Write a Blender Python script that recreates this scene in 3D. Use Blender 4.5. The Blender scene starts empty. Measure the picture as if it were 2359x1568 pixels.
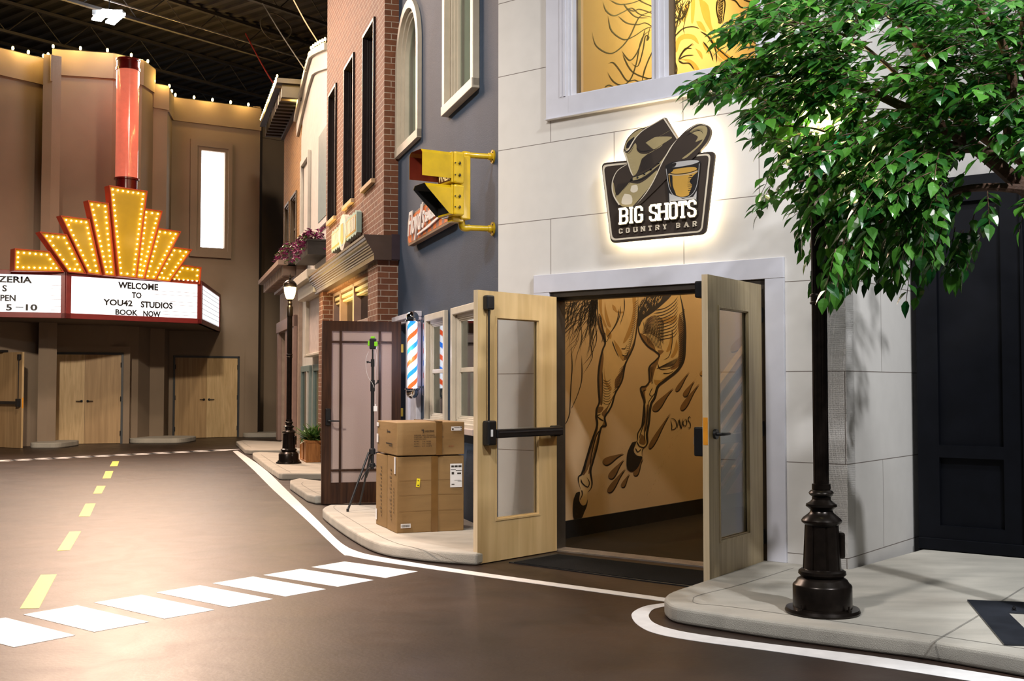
import bpy, bmesh, math, random
from mathutils import Vector, Matrix
C = bpy.context.scene.collection
SC = bpy.context.scene
# ------------------------------------------------------------------ camera, world, lights, exposure
F = 2600.0; HZ = 888.0; EYE = 1.40
PITCH = math.atan((HZ - 784) / F)
cd = bpy.data.cameras.new('camera'); cam = bpy.data.objects.new('camera', cd); C.objects.link(cam)
cd.sensor_width = 36.0; cd.lens = 36.0 * F / 2359.0; cd.clip_end = 200
cam.location = (0, 0, EYE); cam.rotation_euler = (math.pi / 2 + PITCH, 0, 0)
SC.camera = cam
SC.view_settings.view_transform = 'Standard'; SC.view_settings.look = 'None'
SC.view_settings.gamma = 1.0; SC.view_settings.use_curve_mapping = False
SC.view_settings.exposure = 0.35
w = bpy.data.worlds.new('world'); SC.world = w; w.use_nodes = True
w.node_tree.nodes['Background'].inputs[0].default_value = (0.85, 0.88, 1.0, 1)
w.node_tree.nodes['Background'].inputs[1].default_value = 0.03

def area(name, loc, target, power, size, col=(1, .93, .84), sy=None):
    l = bpy.data.lights.new(name, 'AREA'); l.energy = power; l.color = col
    l.size = size
    if sy: l.shape = 'RECTANGLE'; l.size_y = sy
    o = bpy.data.objects.new(name, l); C.objects.link(o); o.location = loc
    d = Vector(target) - Vector(loc); o.rotation_euler = d.to_track_quat('-Z', 'Y').to_euler()
    return o
def spot(name, loc, target, power, ang, col=(1, .93, .84), blend=.5, rad=.1):
    l = bpy.data.lights.new(name, 'SPOT'); l.energy = power; l.color = col
    l.spot_size = math.radians(ang); l.spot_blend = blend; l.shadow_soft_size = rad
    o = bpy.data.objects.new(name, l); C.objects.link(o); o.location = loc
    d = Vector(target) - Vector(loc); o.rotation_euler = d.to_track_quat('-Z', 'Y').to_euler()
    return o
def point(name, loc, power, rad=.05, col=(1, .75, .4)):
    l = bpy.data.lights.new(name, 'POINT'); l.energy = power; l.color = col; l.shadow_soft_size = rad
    o = bpy.data.objects.new(name, l); C.objects.link(o); o.location = loc
    return o
# high-bay lamps hung over the street (all above or behind the frame)
spot('high_bay_front', (-2.6, 2.2, 7.6), (1.2, 8.6, 2.0), 1450, 56, (1, .95, .92), .8, .28)
spot('high_bay_right', (4.4, 1.2, 7.2), (2.8, 7.2, .8), 1750, 58, (.96, .97, 1), .8, .12)
spot('high_bay_middle', (-6.6, 5.6, 8.6), (-2.2, 13.6, 3.2), 2900, 62, (1, .88, .76), .8, .3)
spot('high_bay_pool', (-4.4, 7.2, 9.4), (-3.7, 8.6, 0), 6200, 54, (1, .78, .64), 1.0, .5)
spot('high_bay_door', (-5.0, 8.0, 8.4), (-9.4, 28.0, 1.2), 5200, 30, (1, .84, .66), .9, .25)
spot('theatre_wall_washer', (-3.6, 19.0, 9.4), (-8.4, 30.0, 4.2), 900, 66, (1, .82, .62), .9, .3)
area('high_bay_street', (-6.6, 17.5, 9.9), (-5.8, 14.0, 0), 760, 1.6, (1, .76, .62))
area('high_bay_far', (-8.9, 26.2, 9.7), (-7.0, 16.0, 0), 700, 2.8, (1, .70, .52)).data.spread = math.radians(105)

area('high_bay_tree', (3.4, 4.6, 7.6), (2.4, 6.6, 1.5), 300, .5, (.96, .98, 1))

def ray(px, py):
    x = (px - 1179.5) / F; y = -(py - 784) / F
    c, s = math.cos(PITCH), math.sin(PITCH)
    return (x, c - y * s, s + y * c)
def G(px, py, z=0.0):
    r = ray(px, py); t = (z - EYE) / r[2]
    return (r[0] * t, r[1] * t)
def XY(px, Y):
    r = ray(px, HZ); return (r[0] / r[1] * Y, Y)

class Frame:
    """Upright wall frame: s runs along the wall to the viewer's right, z up, o out of the wall towards the viewer."""
    def __init__(self, o, d):
        n = math.hypot(*d); self.O = o; self.D = (d[0] / n, d[1] / n); self.N = (self.D[1], -self.D[0])
        self.M = Matrix(((self.D[0], -self.N[0], 0, o[0]), (self.D[1], -self.N[1], 0, o[1]), (0, 0, 1, 0), (0, 0, 0, 1)))
    def P(self, px, py, o=0.0):
        r = ray(px, py); D = self.D
        ox = self.O[0] + o * self.N[0]; oy = self.O[1] + o * self.N[1]
        det = -D[0] * r[1] + r[0] * D[1]
        s = (ox * r[1] - oy * r[0]) / det
        x = ox + s * D[0]; y = oy + s * D[1]
        t = (x * r[0] + y * r[1]) / (r[0] ** 2 + r[1] ** 2)
        return (s, EYE + t * r[2])
    def o_at(self, px, s):
        r = ray(px, HZ)
        x = self.O[0] + s * self.D[0]; y = self.O[1] + s * self.D[1]
        return (r[0] * y - x * r[1]) / (self.N[0] * r[1] - r[0] * self.N[1])
    def W(self, s, z, o=0.0):
        return Vector((self.O[0] + s * self.D[0] + o * self.N[0], self.O[1] + s * self.D[1] + o * self.N[1], z))
    def loc(self, x, y):
        dx = x - self.O[0]; dy = y - self.O[1]
        return (dx * self.D[0] + dy * self.D[1], dx * self.N[0] + dy * self.N[1])   # s, o
    def at(self, s, o=0.0, z=0.0):
        return Matrix.Translation(self.W(s, z, o)) @ self.M.to_3x3().to_4x4()

# ------------------------------------------------------------------ materials (all procedural)
MATS = {}
def mat(name, col, rough=.6, metal=0.0, var=.12, scale=8.0, bump=0.0, bscale=60.0, emit=0.0, ecol=None, spec=.5, coat=0.0, stretch=None):
    if name in MATS: return MATS[name]
    m = bpy.data.materials.new(name); m.use_nodes = True; nt = m.node_tree; N = nt.nodes; L = nt.links
    b = N['Principled BSDF']
    b.inputs['Roughness'].default_value = rough; b.inputs['Metallic'].default_value = metal
    b.inputs['Specular IOR Level'].default_value = spec; b.inputs['Coat Weight'].default_value = coat
    tc = N.new('ShaderNodeTexCoord'); mp = N.new('ShaderNodeMapping'); L.new(tc.outputs['Object'], mp.inputs[0])
    if stretch: mp.inputs['Scale'].default_value = stretch
    ns = N.new('ShaderNodeTexNoise'); ns.inputs['Scale'].default_value = scale; ns.inputs['Detail'].default_value = 5
    L.new(mp.outputs[0], ns.inputs['Vector'])
    rp = N.new('ShaderNodeValToRGB')
    lo = tuple(max(0, c * (1 - var)) for c in col); hi = tuple(min(1, c * (1 + var)) for c in col)
    rp.color_ramp.elements[0].position = .3; rp.color_ramp.elements[1].position = .7
    rp.color_ramp.elements[0].color = (*lo, 1); rp.color_ramp.elements[1].color = (*hi, 1)
    L.new(ns.outputs['Fac'], rp.inputs[0]); L.new(rp.outputs[0], b.inputs['Base Color'])
    if bump:
        n2 = N.new('ShaderNodeTexNoise'); n2.inputs['Scale'].default_value = bscale; n2.inputs['Detail'].default_value = 3
        L.new(mp.outputs[0], n2.inputs['Vector'])
        bp = N.new('ShaderNodeBump'); bp.inputs['Strength'].default_value = bump; bp.inputs['Distance'].default_value = .01
        L.new(n2.outputs['Fac'], bp.inputs['Height']); L.new(bp.outputs[0], b.inputs['Normal'])
    if emit:
        b.inputs['Emission Color'].default_value = (*(ecol or col), 1); b.inputs['Emission Strength'].default_value = emit
    m['b'] = 1
    MATS[name] = m; return m
def srgb(r, g, b):
    f = lambda c: (c / 255 / 12.92) if c / 255 <= .04045 else ((c / 255 + .055) / 1.055) ** 2.4
    return (f(r), f(g), f(b))

def glass(name, tint=(1, 1, 1), refl=.10, rough=.02, alpha=1.0, milk=0.0, milkcol=(.8, .7, .68)):
    m = bpy.data.materials.new(name); m.use_nodes = True; nt = m.node_tree; N = nt.nodes; L = nt.links
    for n in list(N):
        if n.type != 'OUTPUT_MATERIAL': N.remove(n)
    out = [n for n in N if n.type == 'OUTPUT_MATERIAL'][0]
    tr = N.new('ShaderNodeBsdfTransparent'); tr.inputs[0].default_value = (*tint, 1)
    gl = N.new('ShaderNodeBsdfGlossy'); gl.inputs['Roughness'].default_value = rough
    mx = N.new('ShaderNodeMixShader'); fr = N.new('ShaderNodeLayerWeight'); fr.inputs[0].default_value = .25
    mr = N.new('ShaderNodeMapRange'); mr.inputs['To Min'].default_value = refl; mr.inputs['To Max'].default_value = .7
    L.new(fr.outputs['Fresnel'], mr.inputs['Value']); L.new(mr.outputs[0], mx.inputs[0])
    L.new(tr.outputs[0], mx.inputs[1]); L.new(gl.outputs[0], mx.inputs[2])
    last = mx
    if milk:
        df = N.new('ShaderNodeBsdfDiffuse'); ns = N.new('ShaderNodeTexNoise'); ns.inputs['Scale'].default_value = 120
        rp = N.new('ShaderNodeValToRGB'); rp.color_ramp.elements[0].color = (*[c * .85 for c in milkcol], 1); rp.color_ramp.elements[1].color = (*milkcol, 1)
        L.new(ns.outputs['Fac'], rp.inputs[0]); L.new(rp.outputs[0], df.inputs[0])
        m2 = N.new('ShaderNodeMixShader'); m2.inputs[0].default_value = milk
        L.new(mx.outputs[0], m2.inputs[1]); L.new(df.outputs[0], m2.inputs[2]); last = m2
    L.new(last.outputs[0], out.inputs[0]); MATS[name] = m; return m

def brick(name, c1, c2, mortar, bw=.203, bh=.0665, mo=.010, bump=.6):
    m = bpy.data.materials.new(name); m.use_nodes = True; nt = m.node_tree; N = nt.nodes; L = nt.links
    b = N['Principled BSDF']; b.inputs['Roughness'].default_value = .8
    tc = N.new('ShaderNodeTexCoord'); sp = N.new('ShaderNodeSeparateXYZ'); L.new(tc.outputs['Object'], sp.inputs[0])
    ad = N.new('ShaderNodeMath'); ad.operation = 'ADD'; L.new(sp.outputs[0], ad.inputs[0]); L.new(sp.outputs[1], ad.inputs[1])
    cb = N.new('ShaderNodeCombineXYZ'); L.new(ad.outputs[0], cb.inputs[0]); L.new(sp.outputs[2], cb.inputs[1])
    bt = N.new('ShaderNodeTexBrick'); L.new(cb.outputs[0], bt.inputs['Vector'])
    bt.inputs['Scale'].default_value = 1.0; bt.inputs['Brick Width'].default_value = bw; bt.inputs['Row Height'].default_value = bh + mo
    bt.inputs['Mortar Size'].default_value = mo * .5; bt.inputs['Mortar Smooth'].default_value = .1; bt.inputs['Bias'].default_value = 0
    bt.inputs['Color1'].default_value = (*c1, 1); bt.inputs['Color2'].default_value = (*c2, 1); bt.inputs['Mortar'].default_value = (*mortar, 1)
    ns = N.new('ShaderNodeTexNoise'); ns.inputs['Scale'].default_value = 25; L.new(tc.outputs['Object'], ns.inputs['Vector'])
    mx = N.new('ShaderNodeMix'); mx.data_type = 'RGBA'; mx.blend_type = 'MULTIPLY'; mx.inputs[0].default_value = .35
    L.new(bt.outputs['Color'], mx.inputs[6]); L.new(ns.outputs['Fac'], mx.inputs[7]); L.new(mx.outputs[2], b.inputs['Base Color'])
    bp = N.new('ShaderNodeBump'); bp.invert = True; bp.inputs['Strength'].default_value = bump; bp.inputs['Distance'].default_value = .008
    L.new(bt.outputs['Fac'], bp.inputs['Height']); L.new(bp.outputs[0], b.inputs['Normal'])
    MATS[name] = m; return m

def wood(name, c1, c2, rough=.45, scale=3.0, st=(14, 14, 1.2), bump=.05):
    m = bpy.data.materials.new(name); m.use_nodes = True; nt = m.node_tree; N = nt.nodes; L = nt.links
    b = N['Principled BSDF']; b.inputs['Roughness'].default_value = rough
    tc = N.new('ShaderNodeTexCoord'); mp = N.new('ShaderNodeMapping'); mp.inputs['Scale'].default_value = st; L.new(tc.outputs['Object'], mp.inputs[0])
    ns = N.new('ShaderNodeTexNoise'); ns.inputs['Scale'].default_value = scale; ns.inputs['Detail'].default_value = 8; ns.inputs['Distortion'].default_value = .6
    L.new(mp.outputs[0], ns.inputs['Vector']); rp = N.new('ShaderNodeValToRGB')
    rp.color_ramp.elements[0].position = .32; rp.color_ramp.elements[1].position = .68
    rp.color_ramp.elements[0].color = (*c1, 1); rp.color_ramp.elements[1].color = (*c2, 1)
    L.new(ns.outputs['Fac'], rp.inputs[0]); L.new(rp.outputs[0], b.inputs['Base Color'])
    bp = N.new('ShaderNodeBump'); bp.inputs['Strength'].default_value = bump; L.new(ns.outputs['Fac'], bp.inputs['Height']); L.new(bp.outputs[0], b.inputs['Normal'])
    MATS[name] = m; return m

# ------------------------------------------------------------------ mesh builder
class MB:
    def __init__(self): self.v = []; self.f = []
    def add(self, vs, fs):
        n = len(self.v); self.v += [tuple(p) for p in vs]; self.f += [tuple(i + n for i in f) for f in fs]; return self
    def box(self, x0, x1, y0, y1, z0, z1):
        return self.add([(x0, y0, z0), (x1, y0, z0), (x1, y1, z0), (x0, y1, z0), (x0, y0, z1), (x1, y0, z1), (x1, y1, z1), (x0, y1, z1)],
                        [(0, 3, 2, 1), (4, 5, 6, 7), (0, 1, 5, 4), (1, 2, 6, 5), (2, 3, 7, 6), (3, 0, 4, 7)])
    def wb(self, s0, s1, z0, z1, o0, o1): return self.box(s0, s1, -o1, -o0, z0, z1)
    def prism(self, poly, o0, o1):
        """poly in (s, z), extruded from o0 (back) to o1 (front)"""
        a = sum(poly[i][0] * poly[(i + 1) % len(poly)][1] - poly[(i + 1) % len(poly)][0] * poly[i][1] for i in range(len(poly)))
        if a < 0: poly = poly[::-1]
        n = len(poly); vs = [(p[0], -o1, p[1]) for p in poly] + [(p[0], -o0, p[1]) for p in poly]
        fs = [tuple(range(n)), tuple(range(2 * n - 1, n - 1, -1))] + [(i, i + n, (i + 1) % n + n, (i + 1) % n) for i in range(n)]
        return self.add(vs, fs)
    def flat(self, poly, o):
        a = sum(poly[i][0] * poly[(i + 1) % len(poly)][1] - poly[(i + 1) % len(poly)][0] * poly[i][1] for i in range(len(poly)))
        if a < 0: poly = poly[::-1]
        return self.add([(p[0], -o, p[1]) for p in poly], [tuple(range(len(poly)))])
    def slab(self, poly, z0, z1):
        """poly in (x, y), extruded upward"""
        a = sum(poly[i][0] * poly[(i + 1) % len(poly)][1] - poly[(i + 1) % len(poly)][0] * poly[i][1] for i in range(len(poly)))
        if a < 0: poly = poly[::-1]
        n = len(poly); vs = [(p[0], p[1], z1) for p in poly] + [(p[0], p[1], z0) for p in poly]
        fs = [tuple(range(n)), tuple(range(2 * n - 1, n - 1, -1))] + [(i, i + n, (i + 1) % n + n, (i + 1) % n) for i in range(n)]
        return self.add(vs, fs)
    def tube(self, pts, r, n=8, cap=True):
        pts = [Vector(p) for p in pts]; rs = r if isinstance(r, (list, tuple)) else [r] * len(pts)
        vs = []; up = None
        for i, p in enumerate(pts):
            d = (pts[min(i + 1, len(pts) - 1)] - pts[max(i - 1, 0)])
            if d.length < 1e-9: d = Vector((0, 0, 1))
            d.normalize()
            if up is None: up = Vector((0, 0, 1)) if abs(d.z) < .9 else Vector((1, 0, 0))
            a = d.cross(up); 
            if a.length < 1e-4: a = d.orthogonal()
            a.normalize(); b = a.cross(d).normalized(); up = b
            for k in range(n):
                t = 2 * math.pi * k / n; vs.append(p + (a * math.cos(t) + b * math.sin(t)) * rs[i])
        fs = []
        for i in range(len(pts) - 1):
            for k in range(n): fs.append((i * n + k, i * n + (k + 1) % n, (i + 1) * n + (k + 1) % n, (i + 1) * n + k))
        if cap: fs += [tuple(range(n - 1, -1, -1)), tuple(range((len(pts) - 1) * n, len(pts) * n))]
        return self.add(vs, fs)
    def lathe(self, prof, c=(0, 0, 0), n=28):
        vs = []; fs = []
        for r, z in prof:
            for k in range(n):
                t = 2 * math.pi * k / n; vs.append((c[0] + r * math.cos(t), c[1] + r * math.sin(t), c[2] + z))
        for i in range(len(prof) - 1):
            for k in range(n): fs.append((i * n + k, i * n + (k + 1) % n, (i + 1) * n + (k + 1) % n, (i + 1) * n + k))
        fs += [tuple(range(n - 1, -1, -1)), tuple(range((len(prof) - 1) * n, len(prof) * n))]
        return self.add(vs, fs)
    def ball(self, c, r, n=10, sz=1.0):
        m = n // 2; prof = [(max(r * math.sin(math.pi * i / m), 1e-4), -r * sz * math.cos(math.pi * i / m)) for i in range(m + 1)]
        return self.lathe(prof, c, n)
    def holes(self, s0, s1, z0, z1, o0, o1, hs):
        """a wall slab with rectangular openings hs = [(s0,s1,z0,z1)]"""
        S = sorted({s0, s1, *[h[0] for h in hs], *[h[1] for h in hs]}); Z = sorted({z0, z1, *[h[2] for h in hs], *[h[3] for h in hs]})
        S = [s for s in S if s0 <= s <= s1]; Z = [z for z in Z if z0 <= z <= z1]
        def solid(i, j):
            if i < 0 or j < 0 or i >= len(S) - 1 or j >= len(Z) - 1: return False
            a = (S[i] + S[i + 1]) / 2; b = (Z[j] + Z[j + 1]) / 2
            return not any(h[0] < a < h[1] and h[2] < b < h[3] for h in hs)
        for i in range(len(S) - 1):
            for j in range(len(Z) - 1):
                if not solid(i, j): continue
                a, b, c, d = S[i], S[i + 1], Z[j], Z[j + 1]; F_, B_ = -o1, -o0
                self.add([(a, F_, c), (b, F_, c), (b, F_, d), (a, F_, d)], [(0, 1, 2, 3)])
                self.add([(a, B_, c), (b, B_, c), (b, B_, d), (a, B_, d)], [(3, 2, 1, 0)])
                if not solid(i - 1, j): self.add([(a, F_, c), (a, F_, d), (a, B_, d), (a, B_, c)], [(0, 1, 2, 3)])
                if not solid(i + 1, j): self.add([(b, F_, c), (b, B_, c), (b, B_, d), (b, F_, d)], [(0, 1, 2, 3)])
                if not solid(i, j - 1): self.add([(a, F_, c), (a, B_, c), (b, B_, c), (b, F_, c)], [(0, 1, 2, 3)])
                if not solid(i, j + 1): self.add([(a, F_, d), (b, F_, d), (b, B_, d), (a, B_, d)], [(0, 1, 2, 3)])
        return self
    def text(self, s, s0, s1, z0, z1, o, depth=0.0, shear=0.0, bold=0.0):
        cu = bpy.data.curves.new('t', 'FONT'); cu.body = s; cu.resolution_u = 3; cu.extrude = depth / 2 if depth else 0; cu.shear = shear; cu.offset = bold
        ob = bpy.data.objects.new('t', cu); C.objects.link(ob)
        dg = bpy.context.evaluated_depsgraph_get(); me = bpy.data.meshes.new_from_object(ob.evaluated_get(dg))
        xs = [v.co.x for v in me.vertices]; ys = [v.co.y for v in me.vertices]
        if xs:
            ax, bx, ay, by = min(xs), max(xs), min(ys), max(ys)
            vs = [(s0 + (v.co.x - ax) / (bx - ax) * (s1 - s0), -(o + depth / 2 + v.co.z), z0 + (v.co.y - ay) / max(by - ay, 1e-6) * (z1 - z0)) for v in me.vertices]
            self.add(vs, [tuple(p.vertices) for p in me.polygons])
        bpy.data.objects.remove(ob); bpy.data.curves.remove(cu); bpy.data.meshes.remove(me)
        return self
    def build(self, name, m, parent=None, M=None, smooth=False, bevel=0.0, seg=2):
        me = bpy.data.meshes.new(name); me.from_pydata(self.v, [], self.f); me.update()
        if isinstance(m, (list, tuple)):
            for q in m: me.materials.append(q)
        elif m: me.materials.append(m)
        if smooth:
            for p in me.polygons: p.use_smooth = True
            me.set_sharp_from_angle(angle=math.radians(38))
        o = bpy.data.objects.new(name, me); C.objects.link(o)
        if parent: o.parent = parent
        if M is not None: o.matrix_world = M
        if bevel:
            b = o.modifiers.new('bevel', 'BEVEL'); b.width = bevel; b.segments = seg; b.limit_method = 'ANGLE'; b.angle_limit = math.radians(40)
        return o

def tag(o, label=None, cat=None, group=None, kind=None):
    if label: o['label'] = label
    if cat: o['category'] = cat
    if group: o['group'] = group
    if kind: o['kind'] = kind
    return o
def thing(name, M, label, cat, group=None, kind=None):
    o = bpy.data.objects.new(name, None); C.objects.link(o); o.matrix_world = M; o.empty_display_size = .1
    return tag(o, label, cat, group, kind)
T3 = lambda x, y, z=0: Matrix.Translation((x, y, z))
def smooth_line(pts, k=6):
    if len(pts) < 3: return pts
    out = []
    P = [pts[0]] + list(pts) + [pts[-1]]
    for i in range(1, len(P) - 2):
        p0, p1, p2, p3 = P[i - 1], P[i], P[i + 1], P[i + 2]
        for j in range(k):
            t = j / k
            out.append(tuple(.5 * ((2 * p1[a]) + (-p0[a] + p2[a]) * t + (2 * p0[a] - 5 * p1[a] + 4 * p2[a] - p3[a]) * t * t + (-p0[a] + 3 * p1[a] - 3 * p2[a] + p3[a]) * t ** 3) for a in range(len(p1))))
    out.append(tuple(pts[-1])); return out
def ribbon(mb, fr, pts, w0, w1=None, o=.002, k=6, taper=True, close=False):
    """a painted brush line through pixel points pts on the wall frame fr"""
    q = smooth_line(pts, k); n = len(q); L = []; R = []
    w1 = w0 if w1 is None else w1
    for i, p in enumerate(q):
        a = q[max(i - 1, 0)]; b = q[min(i + 1, n - 1)]; dx, dy = b[0] - a[0], b[1] - a[1]; d = math.hypot(dx, dy) or 1
        t = i / (n - 1); wd = (w0 + (w1 - w0) * t) / 2
        if taper: wd *= max(.12, min(1, 6 * t, 6 * (1 - t)))
        L.append((p[0] - dy / d * wd, p[1] + dx / d * wd)); R.append((p[0] + dy / d * wd, p[1] - dx / d * wd))
    L = [fr.P(*a, o) for a in L]; R = [fr.P(*a, o) for a in R]
    vs = [(p[0], -o, p[1]) for p in L] + [(p[0], -o, p[1]) for p in R]
    mb.add(vs, [(i, n + i, n + i + 1, i + 1) for i in range(n - 1)])
def fill(mb, fr, pts, o=.001, k=4, sm=True):
    q = smooth_line(list(pts) + [pts[0]], k)[:-1] if sm else pts
    mb.flat([fr.P(*p, o) for p in q], o)
def zm(ox, oy, sc): return lambda pts: [(ox + x / sc, oy + y / sc) for x, y in pts]
def round_poly(poly, r, k=4):
    out = []; n = len(poly)
    for i in range(n):
        p = Vector(poly[i]); a = Vector(poly[i - 1]) - p; b = Vector(poly[(i + 1) % n]) - p
        ra = min(r, a.length * .45, b.length * .45); A = p + a.normalized() * ra; B = p + b.normalized() * ra
        for j in range(k + 1):
            t = j / k; out.append(tuple((1 - t) ** 2 * A + 2 * t * (1 - t) * p + t * t * B))
    return out
# ------------------------------------------------------------------ frames of the place
FW = Frame(G(1283, 1268), (.788, -.616))                 # country-bar facade
FA = Frame(tuple(FW.W(-.64, 0))[:2], (.311, -1))         # street facades running away to the left
FS = Frame(tuple(FW.W(2.551, 0))[:2], (.616, .788))      # side wall of the bar building
FM = Frame(tuple(FW.W(-.367, 0, -.15))[:2], (.616, .788))  # mural wall inside the bar
FB = Frame((3.268, 9.056), (.788, -.616))                # dark doorway on the right
# ------------------------------------------------------------------ setting materials
def brickish(name, c1, c2, mo_col, bw, bh, mo, ox=0, oz=0, bump=.6, rough=.8, dirt=.35):
    m = brick(name, c1, c2, mo_col, bw, bh - mo, mo, bump)
    nt = m.node_tree; b = nt.nodes['Principled BSDF']; b.inputs['Roughness'].default_value = rough
    for n in nt.nodes:
        if n.type == 'TEX_BRICK':
            vm = nt.nodes.new('ShaderNodeVectorMath'); vm.operation = 'ADD'; vm.inputs[1].default_value = (ox, oz, 0)
            src = n.inputs['Vector'].links[0].from_socket; nt.links.new(src, vm.inputs[0]); nt.links.new(vm.outputs[0], n.inputs['Vector'])
        if n.type == 'MIX': n.inputs[0].default_value = dirt
        if n.type == 'TEX_NOISE': n.inputs['Scale'].default_value = 25 if bw < .5 else 6
    return m
M_stone = brickish('scored_plaster', (.66, .635, .60), (.66, .635, .60), (.20, .17, .15), 1.3, .666, .007, .06, -.172, .4, .75, .12)
M_stone2 = brickish('scored_plaster_side', (.66, .635, .60), (.66, .635, .60), (.20, .17, .15), 1.43, .666, .007, .72, -.172 + .666, .4, .75, .12)
M_brick = brickish('red_brick', (.235, .088, .040), (.17, .060, .028), (.50, .42, .34), .213, .0767, .010)
M_tan = brickish('tan_brick', (.46, .23, .06), (.36, .17, .04), (.60, .42, .18), .213, .0767, .008, 0, 0, .5)
M_blue = mat('blue_stucco', (.027, .049, .088), .75, var=.10, scale=2.5, bump=.35, bscale=140)
M_trimw = mat('white_painted_trim', (.60, .60, .66), .45, var=.03)
M_trimc = mat('cream_window_trim', (.55, .50, .41), .5, var=.06)
M_theatre = mat('taupe_stucco', (.27, .205, .145), .85, var=.07, scale=1.2, bump=.2, bscale=90)
M_black = mat('black_metal', (.012, .012, .013), .35, var=.2)
M_dark = mat('dark_bronze_frame', (.045, .036, .028), .4, var=.15)
M_whitew = mat('white_clapboard', (.58, .57, .53), .7, var=.05)
M_conc = mat('broom_concrete', (.43, .405, .35), .8, var=.14, scale=2.2, bump=.5, bscale=160, stretch=(1, 2.5, 1))
M_glass = glass('clear_glass', (.93, .95, .95), .05)
M_wglass = glass('window_glass', (.80, .88, .86), .14, .01)
M_floor = None
def floor_mat():
    m = bpy.data.materials.new('stained_polished_concrete'); m.use_nodes = True; nt = m.node_tree; N = nt.nodes; L = nt.links
    b = N['Principled BSDF']; tc = N.new('ShaderNodeTexCoord')
    n1 = N.new('ShaderNodeTexNoise'); n1.inputs['Scale'].default_value = 1.3; n1.inputs['Detail'].default_value = 9; n1.inputs['Distortion'].default_value = .8
    L.new(tc.outputs['Object'], n1.inputs['Vector']); rp = N.new('ShaderNodeValToRGB')
    rp.color_ramp.elements[0].position = .3; rp.color_ramp.elements[1].position = .75
    rp.color_ramp.elements[0].color = (.013, .007, .005, 1); rp.color_ramp.elements[1].color = (.038, .021, .014, 1)
    L.new(n1.outputs['Fac'], rp.inputs[0]); L.new(rp.outputs[0], b.inputs['Base Color'])
    n2 = N.new('ShaderNodeTexNoise'); n2.inputs['Scale'].default_value = 2.6; n2.inputs['Detail'].default_value = 8; n2.inputs['Distortion'].default_value = 1.5
    L.new(tc.outputs['Object'], n2.inputs['Vector']); mr = N.new('ShaderNodeMapRange'); mr.inputs['To Min'].default_value = .34; mr.inputs['To Max'].default_value = .52
    L.new(n2.outputs['Fac'], mr.inputs['Value']); L.new(mr.outputs[0], b.inputs['Roughness'])
    n3 = N.new('ShaderNodeTexNoise'); n3.inputs['Scale'].default_value = 35; n3.inputs['Detail'].default_value = 4; L.new(tc.outputs['Object'], n3.inputs['Vector'])
    bp = N.new('ShaderNodeBump'); bp.inputs['Strength'].default_value = .05; bp.inputs['Distance'].default_value = .02; L.new(n3.outputs['Fac'], bp.inputs['Height']); L.new(bp.outputs[0], b.inputs['Normal'])
    b.inputs['Specular IOR Level'].default_value = .38
    return m
M_floor = floor_mat()
M_wpaint = mat('white_road_paint', (.72, .72, .72), .5, var=.07, scale=12)
M_ypaint = mat('yellow_road_paint', (.72, .60, .07), .5, var=.1, scale=12)

# ------------------------------------------------------------------ floor with its road markings
fl = MB().box(-24, 9, -4, 44, -.2, 0).build('floor', M_floor); tag(fl, kind='structure', label='dark brown polished concrete street floor', )
def mark(name, px, m=M_wpaint, z=.002):
    return MB().slab([G(*p) for p in px], 0.0003, z).build(name, m, fl)
for q in ([(-135, 1447), (12.7, 1422.6), (173.8, 1463.3), (31.8, 1490.9)],
          [(53, 1415.4), (178, 1394.2), (343.4, 1432.4), (217, 1455.7)],
          [(216.2, 1387.9), (326.4, 1370), (493.9, 1404.8), (378.6, 1425.2)],
          [(359.5, 1364.6), (460, 1348), (628.7, 1379.8), (527.8, 1398.5)],
          [(489.6, 1343.4), (582.9, 1328), (750.3, 1357), (657, 1373.9)],
          [(607, 1324.3), (693, 1310.3), (860.5, 1336), (777.9, 1351.4)],
          [(717.3, 1306), (793.6, 1293.3), (962.3, 1316.2), (888, 1331)]):
    mark('crosswalk_stripe', q)
for q in ([(45.8, 1401.9), (94.1, 1324.3), (130.6, 1323), (89.9, 1400.6)], [(131.8, 1268.3), (160.2, 1224.7), (186.5, 1223.8), (161, 1267)],
          [(181.4, 1189.5), (197, 1160.2), (220.4, 1159.4), (206.9, 1189)], [(214.5, 1136.9), (223.4, 1119), (243.3, 1119), (234, 1136.5)],
          [(236, 1102), (243.3, 1085.2), (261, 1084.8), (254.8, 1101.3)], [(253, 1073.8), (259.4, 1062.3), (274.7, 1061.9), (270.5, 1073.3)]):
    mark('lane_dash', q, M_ypaint)
for i in range(12):
    x0 = 3 + 45.5 * i; y0 = 1064.5 - (x0 * .0485); 
    mark('crosswalk_stripe', [(x0 - 42, y0 - 1), (x0 - 4, y0 - 5), (x0 + 52, y0 - 6.2), (x0 + 16, y0 - 2)])
def strip(name, L_, R_):
    return mark(name, smooth_line(L_, 4) + smooth_line(R_, 4)[::-1])
strip('edge_line', [(536, 1038.8), (585.7, 1084), (631.6, 1130), (709, 1200), (784, 1271), (805, 1280), (869, 1292.5), (1000, 1311.6), (1200, 1339.7), (1500, 1381), (1535, 1386)],
      [(547.5, 1038), (607, 1077.9), (662, 1130), (734, 1200), (784, 1249), (826.6, 1271), (890, 1285), (1000, 1303), (1200, 1331.7), (1500, 1372.5), (1535, 1378)])
strip('edge_line', [(1533, 1389), (1490, 1395), (1462, 1407), (1455, 1420), (1470, 1440), (1510, 1459), (1600, 1476), (1780, 1500), (2000, 1532), (2200, 1563), (2359, 1588), (2500, 1611)],
      [(1536, 1396), (1508, 1402), (1497, 1411), (1495, 1421), (1506, 1434), (1540, 1447), (1610, 1461), (1780, 1484), (2000, 1510), (2200, 1540), (2359, 1565), (2500, 1587)])

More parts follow.
